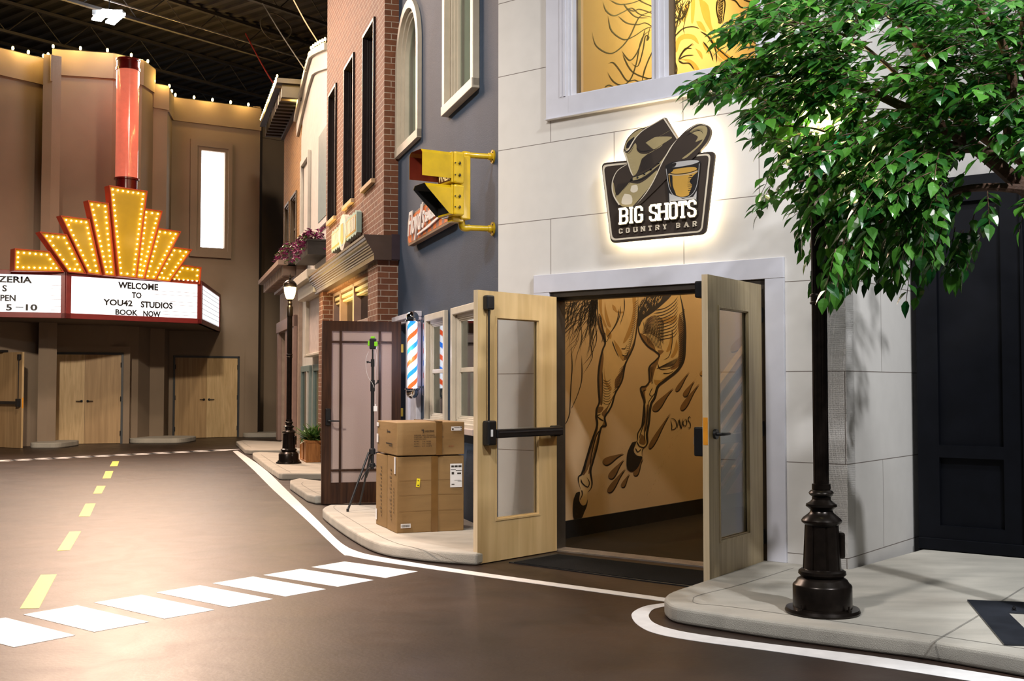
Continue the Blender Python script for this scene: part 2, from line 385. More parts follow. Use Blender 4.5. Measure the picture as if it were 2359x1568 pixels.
# ------------------------------------------------------------------ sidewalks
def sidewalk(label, bot, back, inner=None, line=None):
    """bot: kerb foot in pixels on the street, back: ground points behind it (world)"""
    poly = [G(*p) for p in bot] + back
    cx = sum(p[0] for p in poly) / len(poly); cy = sum(p[1] for p in poly) / len(poly)
    mb = MB().slab(poly, 0, .1)
    o = mb.build('sidewalk', M_conc, bevel=.022, seg=3); tag(o, label, 'sidewalk', kind='structure')
    return o
wf = lambda s, o=0: tuple(FW.W(s, 0, o))[:2]
af = lambda s, o=0: tuple(FA.W(s, 0, o))[:2]
sw1 = sidewalk('pale concrete sidewalk under the near lamp post and the tree', smooth_line([(1758, 1319), (1617, 1373), (1548, 1398), (1531, 1412), (1537, 1425), (1560, 1436), (1640, 1450), (1780, 1472), (2000, 1502), (2141, 1521), (2359, 1560), (2560, 1597)], 3),
         [(5.2, 5.6), (5.2, 8.2), tuple(FB.W(1.4, 0, .0))[:2], tuple(FB.W(0, 0, 0))[:2], wf(2.551), wf(1.96)])
MJ = mat('sidewalk_joint', (.20, .19, .165), .9, var=.2)
def gline(px, wd, par, nm='tooled_joint', m=MJ, z=.1):
    q = [Vector((*G(*p, z), 0)) for p in smooth_line(px, 5)]
    L_ = []; R_ = []
    for i, p in enumerate(q):
        d = (q[min(i + 1, len(q) - 1)] - q[max(i - 1, 0)]).normalized(); n = Vector((-d.y, d.x, 0)) * wd / 2
        L_.append(p + n); R_.append(p - n)
    mb = MB(); k = len(q); mb.add([(p.x, p.y, z + .0015) for p in L_ + R_], [(i, k + i, k + i + 1, i + 1) for i in range(k - 1)])
    return mb.build(nm, m, par)
gline([(1828, 1308), (1700, 1348), (1612, 1370), (1597, 1380), (1606, 1390), (1680, 1397), (1900, 1427), (2160, 1464), (2400, 1500)], .006, sw1)
gline([(2146, 1486), (2152, 1478), (2250, 1420), (2359, 1352)], .012, sw1)
mb = MB(); a = Vector((*G(2146, 1520), 0)); mb.box(a.x - .006, a.x + .006, a.y - .004, a.y + .02, .002, .098); mb.build('kerb_joint', MJ, sw1)
sw2 = sidewalk('pale concrete sidewalk carrying the stacked cartons and tripod', smooth_line([(760, 1183), (745, 1190), (748, 1200), (797, 1237), (848, 1267), (890, 1281), (933, 1288), (1000, 1296), (1098, 1303)], 3),
         [wf(-.16), wf(-.64), af(-3.55), tuple(G(867, 1162, .1))])
gline([(775, 1164), (772, 1172), (830, 1209), (893, 1243), (960, 1262), (1089, 1279)], .006, sw2)
sw3 = sidewalk('pale concrete kerb corner showing behind the open brown door', [(690, 1117), (668, 1122), (668, 1128.4), (706.6, 1156), (725, 1161), (760, 1161)],
         [af(-4.75), af(-5.5), tuple(G(740, 1107, .1))])
gline([(699, 1110), (697, 1117), (734, 1137), (760, 1142)], .008, sw3)
sw4 = sidewalk('pale concrete sidewalk carrying the far lamp post and fern planter', [(600, 1052), (582, 1054), (582, 1058), (613, 1084), (642, 1104.5), (650, 1105.4), (740, 1105.4)],
         [af(-6.6), af(-11.9), tuple(G(653, 1042.7, .1))])
gline([(602, 1047), (640, 1072), (670, 1088)], .012, sw4)
sw5 = sidewalk('farthest pale concrete sidewalk below the tan brick front', [(560, 1023), (544, 1026), (564.3, 1045.7), (582, 1047.5), (690, 1047.5)],
         [af(-12.6), af(-18.2), tuple(G(645, 1016.6, .1))])
gline([(560, 1019), (578, 1030)], .012, sw5)

# ------------------------------------------------------------------ country bar facade
wb_hole = (.147, 1.888, 3.87, 6.3)
o = MB().holes(-.64, 2.551, 0, 7.6, -.15, 0, [(-.02, 1.90, -.01, 2.2), wb_hole]).build('wall_bar_front', M_stone, M=FW.M); tag(o, 'pale scored plaster front wall above the open bar doors', kind='structure')
# side return; its dark doorway wall
o = MB().holes(0, 1.60, 0, 7.6, -.15, 0, []).build('wall_bar_side', M_stone2, M=FS.M); tag(o, 'pale scored plaster side wall running back to the dark doors', kind='structure')
M_navy = mat('near_black_navy_paint', (.0025, .003, .005), .55, var=.2, spec=.12)
o = MB().holes(-.12, 4.0, 3.05, 7.6, -.3, -.02, []).build('wall_back_right', mat('grey_upper_plaster', (.32, .31, .30), .8, var=.1), M=FB.M); tag(o, kind='structure')
d = thing('door_3', FB.M, 'tall near-black panelled door beyond the pale side wall', 'door', kind='structure')
mb = MB().holes(-.02, 4.0, 0.0, 3.05, -.06, 0, [(.145, .63, .297, .833), (.145, .63, .93, 2.85), (.93, 1.6, .297, .833), (.93, 1.6, .93, 2.85)])
mb.build('door_leaf', M_navy, d, bevel=.004)
MB().wb(-.02, 4.0, .15, 3.05, -.08, -.045).build('panel', M_navy, d)
MB().wb(-.02, .775, .105, .196, 0, .02).wb(.79, 4.0, .105, .196, 0.0, .035).build('bottom_rail', M_navy, d, bevel=.004)
MB().wb(.775, .80, .1, 3.04, 0, .03).build('astragal', M_navy, d, bevel=.004)

# door casing and header (white)
mb = MB().wb(-.225, 2.091, 2.20, 2.355, 0, .03).build('trim_1', M_trimw, M=FW.M, bevel=.003); tag(mb, 'white painted header board across the bar doorway', kind='structure')
mb = MB().wb(1.94, 2.091, .1, 2.199, 0, .028).wb(-.225, -.06, .1, 2.199, 0, .028).build('trim_2', M_trimw, M=FW.M, bevel=.003); tag(mb, kind='structure')
dd = thing('door_1', FW.M, 'dark bronze metal frame around the open bar doorway', 'door frame', kind='structure')
MB().wb(-.06, -.015, 0, 2.2, -.15, .012).build('jamb', M_dark, dd, bevel=.003)
MB().wb(1.895, 1.94, 0, 2.2, -.15, .012).build('jamb', M_dark, dd, bevel=.003)
MB().wb(-.06, 1.94, 2.155, 2.2, -.15, .012).wb(-.06, 1.94, 2.13, 2.16, -.15, -.06).build('head', M_dark, dd, bevel=.003)
M_sill = mat('ribbed_aluminium', (.55, .48, .42), .35, .8, var=.15)
mb = MB().wb(-.02, 1.9, 0, .012, -.15, .03)
for i in range(8): mb.wb(-.02, 1.9, .012, .015, -.14 + i * .02, -.132 + i * .02)
mb.build('threshold', M_sill, dd)
for s_ in (.25, .75, 1.25): MB().lathe([(.006, 0), (.006, .002)], (s_, .06, .012), 8).build('screw', M_black, dd)
# door mat
mt = thing('doormat', T3(0, 0), 'thin black ribbed rubber-backed mat before the bar threshold', 'mat')
q = [G(1198, 1301), G(1278, 1276), G(1640, 1318), G(1640, 1350), G(1500, 1342)]
q = [G(1172, 1296), G(1278, 1276), G(1660, 1321), G(1660, 1361), G(1500, 1341)]
MB().slab(q, .001, .008).build('rubber_edge', mat('black_rubber', (.012, .012, .013), .6, var=.2), mt)
cx = sum(p[0] for p in q) / 5; cy = sum(p[1] for p in q) / 5
MB().slab([(cx + (p[0] - cx) * .955, cy + (p[1] - cy) * .92) for p in q], .008, .012).build('pile', mat('charcoal_carpet', (.010, .0105, .012), .95, var=.5, scale=220, bump=.8, bscale=300, spec=.1), mt)

# upper window of the bar
wn = thing('window_1', FW.M, 'large upstairs bar window with white boards and golden interior', 'window', kind='structure')
MB().wb(-.09, .147, 3.699, 6.6, 0, .03).build('side_board', M_trimw, wn, bevel=.003)
MB().wb(1.888, 2.07, 3.699, 6.6, 0, .03).build('side_board', M_trimw, wn, bevel=.003)
MB().wb(.147, 1.888, 3.699, 3.87, 0, .032).build('sill_board', M_trimw, wn, bevel=.003)
MB().wb(-.09, 2.07, 3.69, 3.70, 0, .05).build('drip_edge', M_trimw, wn, bevel=.003)
MB().wb(.06, .085, 3.87, 6.6, .03, .036).wb(.10, .12, 3.87, 6.6, .03, .04).build('bead', M_trimw, wn)
mb = MB().wb(.953, 1.075, 3.87, 6.3, -.10, .0).wb(1.0, 1.03, 3.87, 6.3, 0, .012).wb(.147, .165, 3.87, 6.3, -.12, 0).wb(1.87, 1.888, 3.87, 6.3, -.12, 0).wb(.147, 1.888, 3.87, 3.885, -.12, 0)
mb.build('mullion', M_trimw, wn, bevel=.003)
MB().wb(.165, .185, 3.885, 6.3, -.11, -.07).wb(1.075, 1.115, 3.885, 6.3, -.11, -.07).build('sash_stop', mat('bronze_sash', (.15, .10, .05), .4), wn)
MB().wb(.165, .953, 3.885, 6.3, -.088, -.084).wb(1.075, 1.87, 3.885, 6.3, -.088, -.084).build('glass_pane', M_glass, wn)

# ------------------------------------------------------------------ bar interior
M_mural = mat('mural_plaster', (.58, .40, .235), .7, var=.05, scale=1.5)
o = MB().holes(-.02, 6.6, 0, 6.4, -.1, 0, []).build('wall_mural', M_mural, M=FM.M); tag(o, 'tan plaster wall inside the bar', kind='structure')
o = MB().wb(0, 6.6, 0.0, .166, 0, .018).build('baseboard_mural', M_black, M=FM.M); tag(o, kind='structure')
o = MB().box(-.2, 2.75, .16, 7.2, 6.4, 6.5).build('ceiling_bar', mat('bar_ceiling', (.5, .4, .25), .8), M=FW.M); tag(o, kind='structure')
o = MB().box(-.45, 2.75, 6.75, 6.85, 0, 6.4).build('wall_bar_back', M_mural, M=FW.M); tag(o, kind='structure')
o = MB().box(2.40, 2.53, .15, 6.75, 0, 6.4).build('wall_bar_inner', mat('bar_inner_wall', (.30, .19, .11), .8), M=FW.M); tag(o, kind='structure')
M_bfloor = wood('dark_plank_floor', (.007, .005, .004), (.016, .010, .007), .55, 2, (2, 12, 1))
M_bfloor.node_tree.nodes['Principled BSDF'].inputs['Specular IOR Level'].default_value = .15
o = MB().box(-.36, 2.40, .15, 6.75, 0, .006).build('floor_bar', M_bfloor, M=FW.M); tag(o, kind='structure')
point('bar_downlight_low', tuple(FM.W(1.3, 3.0, 1.25)), 20, .12, (1, .78, .56))
point('bar_downlight_stair', tuple(FM.W(4.2, 2.9, .9)), 14, .12, (1, .78, .6))
area('bar_upper_light', tuple(FM.W(2.7, 5.9, 1.5)), tuple(FM.W(3.2, 4.6, 0)), 115, .5, (1, .78, .27))  # unseen yellow area light facing the upper mural, no fixture built

# ------------------------------------------------------------------ blue barber shop front
sb = -4.483
FAH = dict(door=(-4.4, -3.75, 0, 2.15), A=(-2.70, -1.90, 1.03, 2.12), B=(-1.50, -.66, 1.03, 2.12), U=(-1.76, -.72, 4.33, 6.6), R=(-4.38, -3.22, 4.38, 6.02))
mb = MB().holes(sb - .4, 0, 0, 7.6, -.2, 0, [FAH[k] for k in FAH])
cx, r = -3.80, .58
for sg in (-1, 1):   # spandrels of the round head
    mb.prism([(cx + sg * r, 6.02)] + [(cx + sg * r * math.cos(t), 6.02 - r + r * math.sin(t)) for t in [i * math.pi / 16 for i in range(9)]], -.2, -.0)
o = mb.build('wall_barber', M_blue, M=FA.M); tag(o, 'slate blue stucco wall between red brick and pale plaster', kind='structure')
def curtain(mb, s0, s1, z0, z1, o, amp=.012, n=30):
    k = n * 2; vs = []
    for i in range(k + 1):
        s_ = s0 + (s1 - s0) * i / k; oo = o + amp * math.sin(i * 1.1) + amp * .4 * math.sin(i * .37)
        vs += [(s_, -oo, z0), (s_, -oo, z1)]
    mb.add(vs, [(2 * i, 2 * i + 2, 2 * i + 3, 2 * i + 1) for i in range(k)])
    return mb
M_curt = mat('sage_curtain', (.50, .60, .50), .8, var=.06)
M_curt2 = mat('plywood_behind', (.62, .50, .33), .6, var=.1)
def sash_window(nm, fr, s0, s1, z0, z1, label, m=M_trimc, tw=.07, rail=None, to=.045, o0=0.0, inner=None, dk_=1.0, gl=None, sillz=True, outer=True):
    t = thing(nm, fr.M, label, 'window', kind='structure')
    mb = MB()
    if outer:
        mb.wb(s0 - tw, s0, z0 - tw * .8, z1 + tw, o0, o0 + to).wb(s1, s1 + tw, z0 - tw * .8, z1 + tw, o0, o0 + to).wb(s0, s1, z1, z1 + tw, o0, o0 + to).wb(s0 - tw, s1 + tw, z0 - tw, z0, o0, o0 + to + .01)
        mb.build('casing', m, t, bevel=.006)
    f = .035; mb = MB()
    for d_, a in ((.0, 0), (.03 * dk_, .018), (.06 * dk_, .034)):
        mb.wb(s0 + a - .005, s0 + a + f, z0, z1, o0 - d_ - .04 * dk_, o0 - d_).wb(s1 - a - f, s1 - a + .005, z0, z1, o0 - d_ - .04, o0 - d_).wb(s0, s1, z1 - a - f, z1 - a + .005, o0 - d_ - .04, o0 - d_).wb(s0, s1, z0 + a - .005, z0 + a + f, o0 - d_ - .04, o0 - d_)
    if rail: mb.wb(s0 + .03, s1 - .03, rail - .025, rail + .02, o0 - .10 * dk_, o0 - .05 * dk_)
    mb.build('sash', m, t, bevel=.004)
    MB().wb(s0 + .04, s1 - .04, z0 + .04, z1 - .04, o0 - .093 * dk_, o0 - .093 * dk_ + .004).build('glass_pane', gl or M_wglass, t)
    if inner: inner(t, s0, s1, z0, z1)
    return t
def inn_curt(t, s0, s1, z0, z1):
    curtain(MB(), s0 + .03, s1 - .03, z0 + .02, z1 - .02, -.15).build('curtain', M_curt, t)
def inn_A(t, s0, s1, z0, z1):
    curtain(MB(), s0 + .03, s1 - .03, z0 + .02, 1.53, -.15).build('curtain', M_curt, t)
sash_window('window_2', FA, *FAH['A'], 'small cream sash window right of the striped barber pole', dk_=.45, rail=1.56, inner=inn_A)
def inn_B(t, s0, s1, z0, z1):
    curtain(MB(), s0 + .03, s1 - .03, z0 + .02, 1.53, -.15).build('curtain', M_curt, t)
    MB().wb(s0 + .12, s1 - .02, 1.56, 1.98, -.19, -.17).build('board', M_curt2, t)
sash_window('window_3', FA, *FAH['B'], 'cream sash window half hidden behind the left bar door leaf', dk_=.45, rail=1.56, inner=inn_B)
MB().wb(-1.62, -.55, .93, .99, 0, .09).build('trim_3', mat('pinkish_sill', (.5, .42, .38), .5), M=FA.M, bevel=.006)['kind'] = 'structure'
sash_window('window_4', FA, *FAH['U'], 'tall cream framed upstairs window above the traffic signal', inner=inn_curt, tw=.10, to=.07)
# round headed window
t = thing('window_5', FA.M, 'tall round headed cream window next to the brick corner', 'window', kind='structure')
def arch_ring(r0, r1, z0, top, o0, o1):
    out = [(cx - r1, z0)] + [(cx - r1 * math.cos(a), top - r1 + r1 * math.sin(a)) for a in [i * math.pi / 24 for i in range(25)]] + [(cx + r1, z0)]
    inn = [(cx + r0, z0)] + [(cx + r0 * math.cos(a), top - r1 + r0 * math.sin(a)) for a in [i * math.pi / 24 for i in range(25)]] + [(cx - r0, z0)]
    n = len(out); inn = inn[::-1]; mb = MB()
    for o_ in (o1, o0):
        mb.add([(p[0], -o_, p[1]) for p in out + inn], [(i, n + i, n + i + 1, i + 1) if o_ == o1 else (i + 1, n + i + 1, n + i, i) for i in range(n - 1)])
    for ring, rev in ((out, 0), (inn, 1)):
        mb.add([(p[0], -o1, p[1]) for p in ring] + [(p[0], -o0, p[1]) for p in ring], [(i, i + 1, n + i + 1, n + i) if not rev else (i + 1, i, n + i, n + i + 1) for i in range(n - 1)])
    return mb
arch_ring(.56, .66, 4.30, 6.10, 0, .05).wb(cx - .66, cx + .66, 4.29, 4.39, 0, .055).build('casing', M_trimc, t, smooth=True)
mb = arch_ring(.51, .58, 4.36, 6.02, -.06, .0); m2 = arch_ring(.47, .53, 4.36, 5.97, -.10, -.04); mb.add(m2.v, m2.f); mb.wb(cx - .53, cx + .53, 4.36, 4.44, -.1, 0); mb.build('sash', M_trimc, t, smooth=True)
curtain(MB(), cx - .56, cx + .56, 4.38, 6.02, -.17).build('curtain', M_curt, t)
MB().wb(cx - .5, cx + .5, 4.42, 6.0, -.093, -.089).build('glass_pane', M_wglass, t)
# room behind barber windows closed dark
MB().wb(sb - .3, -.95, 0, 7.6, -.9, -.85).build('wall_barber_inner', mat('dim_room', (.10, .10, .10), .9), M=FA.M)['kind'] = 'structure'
# barber door casing
cs = MB().wb(-3.74, -3.62, .1, 2.16, 0, .05).wb(-3.22, -3.11, .1, 2.16, 0, .06).wb(-3.62, -3.22, .1, 2.16, 0, .015).wb(-3.56, -3.28, .2, 2.08, .015, .03).wb(-4.47, -3.09, 2.16, 2.20, 0, .05).wb(-4.47, -3.08, 2.20, 2.26, 0, .08)
o = cs.build('trim_4', mat('lavender_white_trim', (.66, .66, .74), .4), M=FA.M, bevel=.006); tag(o, 'white panelled casing behind the barber pole', kind='structure')
# brown open shop door
D0 = XY(741.8, 13.35); D1 = XY(924, 13.62)
FD = Frame(D0, (D1[0] - D0[0], D1[1] - D0[1]))
M_walnut = wood('walnut_stain', (.026, .010, .005), (.075, .030, .013), .35, 2.2, (16, 16, .8))
M_frost = glass('frosted_glass', (.9, .8, .78), .03, .3, milk=.75, milkcol=(.66, .52, .46))
dr = thing('door_4', FD.M, 'open dark brown shop door with frosted panes and black lever', 'door', kind='structure')
MB().holes(0, .946, .008, 2.163, -.045, 0, [(.112, .835, .255, 2.05)]).build('leaf', M_walnut, dr, bevel=.003)
mb = MB()
for s_ in (.219, .688): mb.wb(s_ - .013, s_ + .013, .255, 2.05, -.04, 0)
for z_ in (.40, 1.92): mb.wb(.112, .835, z_ - .012, z_ + .012, -.041, .001)
mb.build('muntin', M_walnut, dr, bevel=.003)
MB().wb(.11, .837, .253, 2.052, -.026, -.018).build('glass_pane', M_frost, dr)
h = MB().wb(.042, .10, .93, 1.13, 0, .022).build('lock_plate', M_black, dr, bevel=.008)
MB().tube([(.072, -.02, .985), (.072, -.055, .985), (.085, -.065, .985), (.20, -.062, .982)], [.012, .011, .010, .008], 10).build('lever', M_black, h, smooth=True)
MB().wb(0, .946, 2.163, 2.17, -.045, 0).build('top_edge', M_walnut, dr)
for z_ in (.35, 1.08, 1.85):
    MB().wb(.946, .975, z_ - .05, z_ + .05, -.03, -.01).build('hinge', mat('brass', (.55, .42, .08), .35, .8), dr)

# ------------------------------------------------------------------ brick building
S0, S1_ = -10.02, sb
WB = [(-9.40, -8.58), (-7.68, -6.82), (-5.99, -5.14)]
o = MB().holes(-9.75, S1_, 2.95, 9.4, -.15, .185, [(a, b, 4.15, 6.29) for a, b in WB]).build('wall_brick', M_brick, M=FA.M); tag(o, 'tall red brick upper wall with three dark windows', kind='structure')
M_dwin = mat('dark_brown_sash', (.014, .009, .010), .5, var=.2, spec=.25)
M_dglass = glass('dark_window_glass', (.35, .38, .38), .16, .01)
M_limest = mat('peach_sill_stone', (.55, .38, .22), .7, var=.1)
for i, (a, b) in enumerate(WB):
    t = sash_window('window_%d' % (6 + i), FA, a, b, 4.15, 6.29, ['dark upstairs brick-wall window farthest from the corner', 'middle dark upstairs window of the red brick wall', 'dark upstairs window nearest the red brick corner'][i], m=M_dwin, rail=5.2, o0=.15, outer=False, gl=M_dglass)
    MB().wb(a - .02, b + .02, 4.09, 4.15, .10, .235).build('sill', M_limest, t, bevel=.004)
    MB().wb(a - .02, a + .03, 4.15, 6.32, .15, .215).wb(b - .03, b + .02, 4.15, 6.32, .15, .215).wb(a, b, 6.27, 6.32, .15, .215).build('outer_frame', M_dwin, t, bevel=.003)
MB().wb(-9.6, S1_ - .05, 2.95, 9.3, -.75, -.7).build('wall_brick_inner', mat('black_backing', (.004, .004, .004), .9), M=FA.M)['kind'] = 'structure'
# piers
for nm, a, b in (('wall_brick_pier', -5.17, sb + .02), ('wall_brick_pier_far', -10.02, -9.55)):
    o = MB().wb(a, b, 0.1 if nm == 'wall_brick_pier_far' else 0, 3.0, -.1, .262).build(nm, M_brick, M=FA.M); tag(o, kind='structure')
# cornice
prof = [(.185, 3.30), (.452, 3.30), (.452, 3.268), (.438, 3.262), (.430, 3.235), (.418, 3.225), (.415, 3.20), (.395, 3.18), (.392, 3.165), (.377, 3.155), (.375, 3.14), (.362, 3.13), (.360, 3.11), (.345, 3.10), (.343, 3.08), (.33, 3.07), (.328, 3.05), (.322, 3.045), (.322, 2.985), (.05, 2.985), (.05, 3.30)]
prof = [(.10, 3.30)] + prof[1:-2] + [(.10, 2.985)]
mb = MB(); n = len(prof); sa, sz = -10.12, sb + .09
mb.add([(sa, -p[0], p[1]) for p in prof] + [(sz, -p[0], p[1]) for p in prof], [tuple(range(n)), tuple(range(2 * n - 1, n - 1, -1))] + [(i, i + n, (i + 1) % n + n, (i + 1) % n) for i in range(n)])
o = mb.build('trim_5', mat('plum_brown_cornice', (.085, .058, .048), .32, var=.1), M=FA.M); tag(o, 'moulded brown storefront cornice lit gold from below', kind='structure')
MB().wb(-5.0, sb + .12, 2.99, 3.31, -.0, .1).build('trim_6', mat('plum_cornice_end', (.05, .035, .045), .35), M=FA.M)['kind'] = 'structure'
# storefront transom
t = thing('window_9', FA.M, 'storefront transom of three dark panes under the brick cornice', 'window', kind='structure')
M_pinkw = mat('mauve_wood_trim', (.30, .20, .17), .5, var=.08)
mb = MB().wb(-9.55, -5.17, 2.90, 3.0, -.05, .09)
for s_ in (-9.5, -8.75, -7.42, -5.95, -5.22): mb.wb(s_ - .06, s_ + .06, .1, 2.95, -.05, .09)
mb.wb(-9.55, -5.17, 2.28, 2.36, -.05, .09).wb(-9.55, -5.17, .1, .5, -.05, .09)
mb.build('frame', M_pinkw, t, bevel=.005)
mb = MB()
for a, b in ((-9.44, -8.81), (-8.69, -7.48), (-7.36, -6.01), (-5.89, -5.28)): mb.wb(a, b, 2.82, 2.87, .0, .07).wb(a, b, 2.76, 2.79, -.02, .05)
mb.build('blind_rail', mat('ivory_rail', (.6, .5, .35), .5), t)
MB().wb(-9.5, -5.2, .4, 2.95, -.03, -.02).build('glass_pane', M_dglass, t)
sc = thing('wall_sconce', FA.at(-5.62, -.25, 2.70), 'small glowing yellow lamp behind the transom beside the brick pier', 'lamp')
MB().lathe([(.05, -.13), (.055, -.1), (.055, .1), (.05, .12)], (0, 0, 0), 14).build('shade', mat('sconce_glow', (1, .8, .3), .5, emit=6, ecol=(1, .72, .25)), sc, smooth=True)
MB().lathe([(.06, .12), (.02, .2)], (0, 0, 0), 14).wb(-.012, .012, .1, .3, -.05, 0).build('bracket', M_black, sc)
spot('cornice_gold_spot', tuple(FA.W(-7.9, 1.9, 1.5)), tuple(FA.W(-7.9, 3.15, .3)), 330, 95, (1, .70, .20), .7, .08)  # spot added out in the street, without a fitting, to light the cornice gold

# ------------------------------------------------------------------ white building
o = MB().prism([(-14.64, .1), (-9.9, .1), (-9.9, 7.72)] + [FA.P(752, 103, .05), FA.P(737, 110, .05), FA.P(717, 128, .05), FA.P(705, 190, .05)] + [(-14.64, 6.7)], -.15, .05).build('wall_white', M_whitew, M=FA.M); tag(o, 'pale off-white wall between tan brick and red brick fronts', kind='structure')
wtop = [FA.P(681, 268, .12), FA.P(690, 225, .12), FA.P(698, 188, .12), FA.P(707, 150, .12), FA.P(716, 120, .12), FA.P(724, 113, .12), FA.P(737, 106, .12), FA.P(752, 99, .12)]
mb = MB()
for (a, b) in zip(wtop[:-1], wtop[1:]):
    mb.prism([a, b, (b[0], b[1] - .12), (a[0], a[1] - .12)], .0, .16); mb.prism([(a[0], a[1] - .12), (b[0], b[1] - .12), (b[0], b[1] - .45), (a[0], a[1] - .45)], .0, .10)
o = mb.build('trim_7', M_whitew, M=FA.M); tag(o, kind='structure')
M_teal = mat('teal_grey_paint', (.16, .22, .21), .5, var=.08)
sash_window('window_10', FA, -14.2, -13.1, 4.55, 6.0, 'white trimmed upstairs window with teal grey sash on the pale wall', m=M_whitew, tw=.12, to=.06, rail=5.1, o0=.05, gl=M_wglass, inner=lambda t, a, b, c, d: MB().wb(a, b, c, d, -.14, -.12).build('backing', M_teal, t))
t = thing('window_11', FA.M, 'narrow teal window strip hard against the red brick wall', 'window', kind='structure')
MB().wb(-11.55, -10.2, 4.3, 6.15, .05, .10).build('casing', M_whitew, t, bevel=.006)
MB().wb(-11.40, -10.2, 4.42, 6.03, .09, .108).build('sash', M_teal, t)
mb = MB().prism([(-12.55, 3.25), (-12.55, 3.42), (-10.0, 3.42), (-10.0, 3.25)], .05, .48).wb(-12.35, -10.0, 3.02, 3.27, .05, .36).wb(-12.5, -10.0, 1.95, 2.0, .05, .22).wb(-12.35, -12.2, 1.98, 3.05, .05, .22)
o = mb.build('trim_8', M_trimc, M=FA.M, bevel=.01); tag(o, 'pale projecting shop hood left of the brick cornice', kind='structure')
MB().wb(-12.2, -10.0, 2.0, 3.02, .05, .16).build('trim_9', mat('blush_panel', (.55, .46, .42), .6), M=FA.M)['kind'] = 'structure'
for i, (a, b) in enumerate(((-13.9, -12.7), (-12.0, -10.6))):
    t = thing('window_%d' % (12 + i), FA.M, ['left tall teal shopfront opening of the pale building', 'right tall teal shopfront opening of the pale building, behind the planter'][i], 'window', kind='structure')
    MB().wb(a - .12, b + .12, 1.68, 1.80, .05, .10).wb(a - .12, a, .3, 1.7, .05, .10).wb(b, b + .12, .3, 1.7, .05, .10).build('casing', M_teal, t, bevel=.005)
    MB().wb(a, b, .3, 1.68, .05, .065).build('pane', mat('dark_teal_glass', (.03, .06, .055), .12), t)
    MB().wb(b - .35, b - .28, .3, 1.68, .06, .10).build('mullion', M_whitew, t)

# ------------------------------------------------------------------ tan brick building
TW = [(-17.75, -16.9), (-16.45, -15.4)]
o = MB().holes(-18.2, -14.64, 3.9, 7.45, -.15, .05, [(a, b, 4.35, 5.65) for a, b in TW]).build('wall_tan', M_tan, M=FA.M); tag(o, 'golden tan brick wall at the far end of the street', kind='structure')
for i, (a, b) in enumerate(TW):
    sash_window('window_%d' % (14 + i), FA, a, b, 4.35, 5.65, ['farther narrow brown window on the tan brick wall', 'nearer narrow brown window on the tan brick wall'][i], m=mat('olive_brown_sash', (.12, .085, .05), .5), tw=.05, to=.03, rail=4.95, o0=.05, gl=M_dglass)
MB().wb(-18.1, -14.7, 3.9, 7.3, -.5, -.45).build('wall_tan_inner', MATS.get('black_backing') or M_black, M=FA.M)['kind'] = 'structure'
M_corn = mat('umber_cornice', (.05, .035, .022), .5, var=.1)
ct = FA.P(634, 316, .45); ct2 = FA.P(693, 184, .45)
mb = MB().wb(-18.45, -14.2, 7.75, 7.85, 0, .62).wb(-18.3, -14.2, 7.42, 7.75, 0, .12)
for i in range(13): mb.wb(-18.3 + i * .32, -18.16 + i * .32, 7.48, 7.75, .1, .5)
o = mb.build('trim_10', M_corn, M=FA.M); tag(o, 'bracketed brown roof cornice of the tan brick front', kind='structure')
mb = MB().wb(-18.5, -13.6, 3.86, 3.96, 0, .62).wb(-18.3, -13.6, 3.60, 3.86, 0, .25)
for i in range(18): mb.wb(-18.35 + i * .26, -18.22 + i * .26, 3.66, 3.86, .2, .5)
o = mb.build('trim_11', mat('mauve_cornice', (.34, .24, .19), .5), M=FA.M); tag(o, 'dentilled ground floor cornice above the far lamp post', kind='structure')
o = MB().holes(-18.2, -14.2, 0.1, 3.62, -.1, .12, [(-17.7, -16.5, .1, 2.65), (-15.9, -14.8, .1, 2.65)]).build('wall_tan_ground', mat('mauve_plaster', (.36, .27, .21), .7), M=FA.M); tag(o, kind='structure')
M_dbr = mat('dark_brown_paint', (.055, .032, .022), .5)
mb = MB().wb(-18.05, -17.7, .1, 2.9, .12, .2).wb(-16.5, -15.9, .1, 2.9, .12, .17).wb(-14.8, -14.5, .1, 2.9, .12, .2).wb(-18.05, -14.5, 2.65, 2.9, .12, .22)
o = mb.build('trim_12', M_pinkw, M=FA.M, bevel=.01); tag(o, kind='structure')
for i, (a, b) in enumerate(((-17.7, -16.5), (-15.9, -14.8))):
    t = thing('door_%d' % (5 + i), FA.M, ['farther dark brown recessed door under the dentilled cornice', 'nearer dark brown recessed door under the dentilled cornice'][i], 'door', kind='structure')
    MB().holes(a, b, .1, 2.65, -.09, -.03, [(a + .2, b - .2, .35, .95), (a + .2, b - .2, 1.1, 2.4)]).build('door_leaf', M_dbr, t, bevel=.005)
    MB().wb(a + .1, b - .1, .2, 2.5, -.085, -.06).build('panel', M_dbr, t)
# ------------------------------------------------------------------ theatre front at the end of the street
TP = [XY(-140, 24.6), XY(60, 26.2), XY(95, 26.5), XY(109, 26.1), XY(110, 27.0), XY(250, 27.35), XY(318, 27.95), XY(345, 28.7), XY(378, 28.95), XY(389, 29.9), XY(594, 31.15), XY(600, 32.3), XY(662, 32.9)]
TT = [9.12, 9.12, 9.12, 9.12, 9.52, 9.52, 9.52, 9.14, 9.10, 9.10, 9.16, 9.16]
def seg(i): return Frame(TP[i], (TP[i + 1][0] - TP[i][0], TP[i + 1][1] - TP[i][1]))
def seglen(i): return math.dist(TP[i], TP[i + 1])
F1, F2 = Frame(TP[4], (TP[5][0] - TP[4][0], TP[5][1] - TP[4][1])), seg(9)
hw = {}
a, b = F2.P(462, 560), F2.P(517, 360); WIN = (F2.P(462, 450)[0], F2.P(517, 450)[0], F2.P(490, 571)[1], F2.P(490, 349)[1])
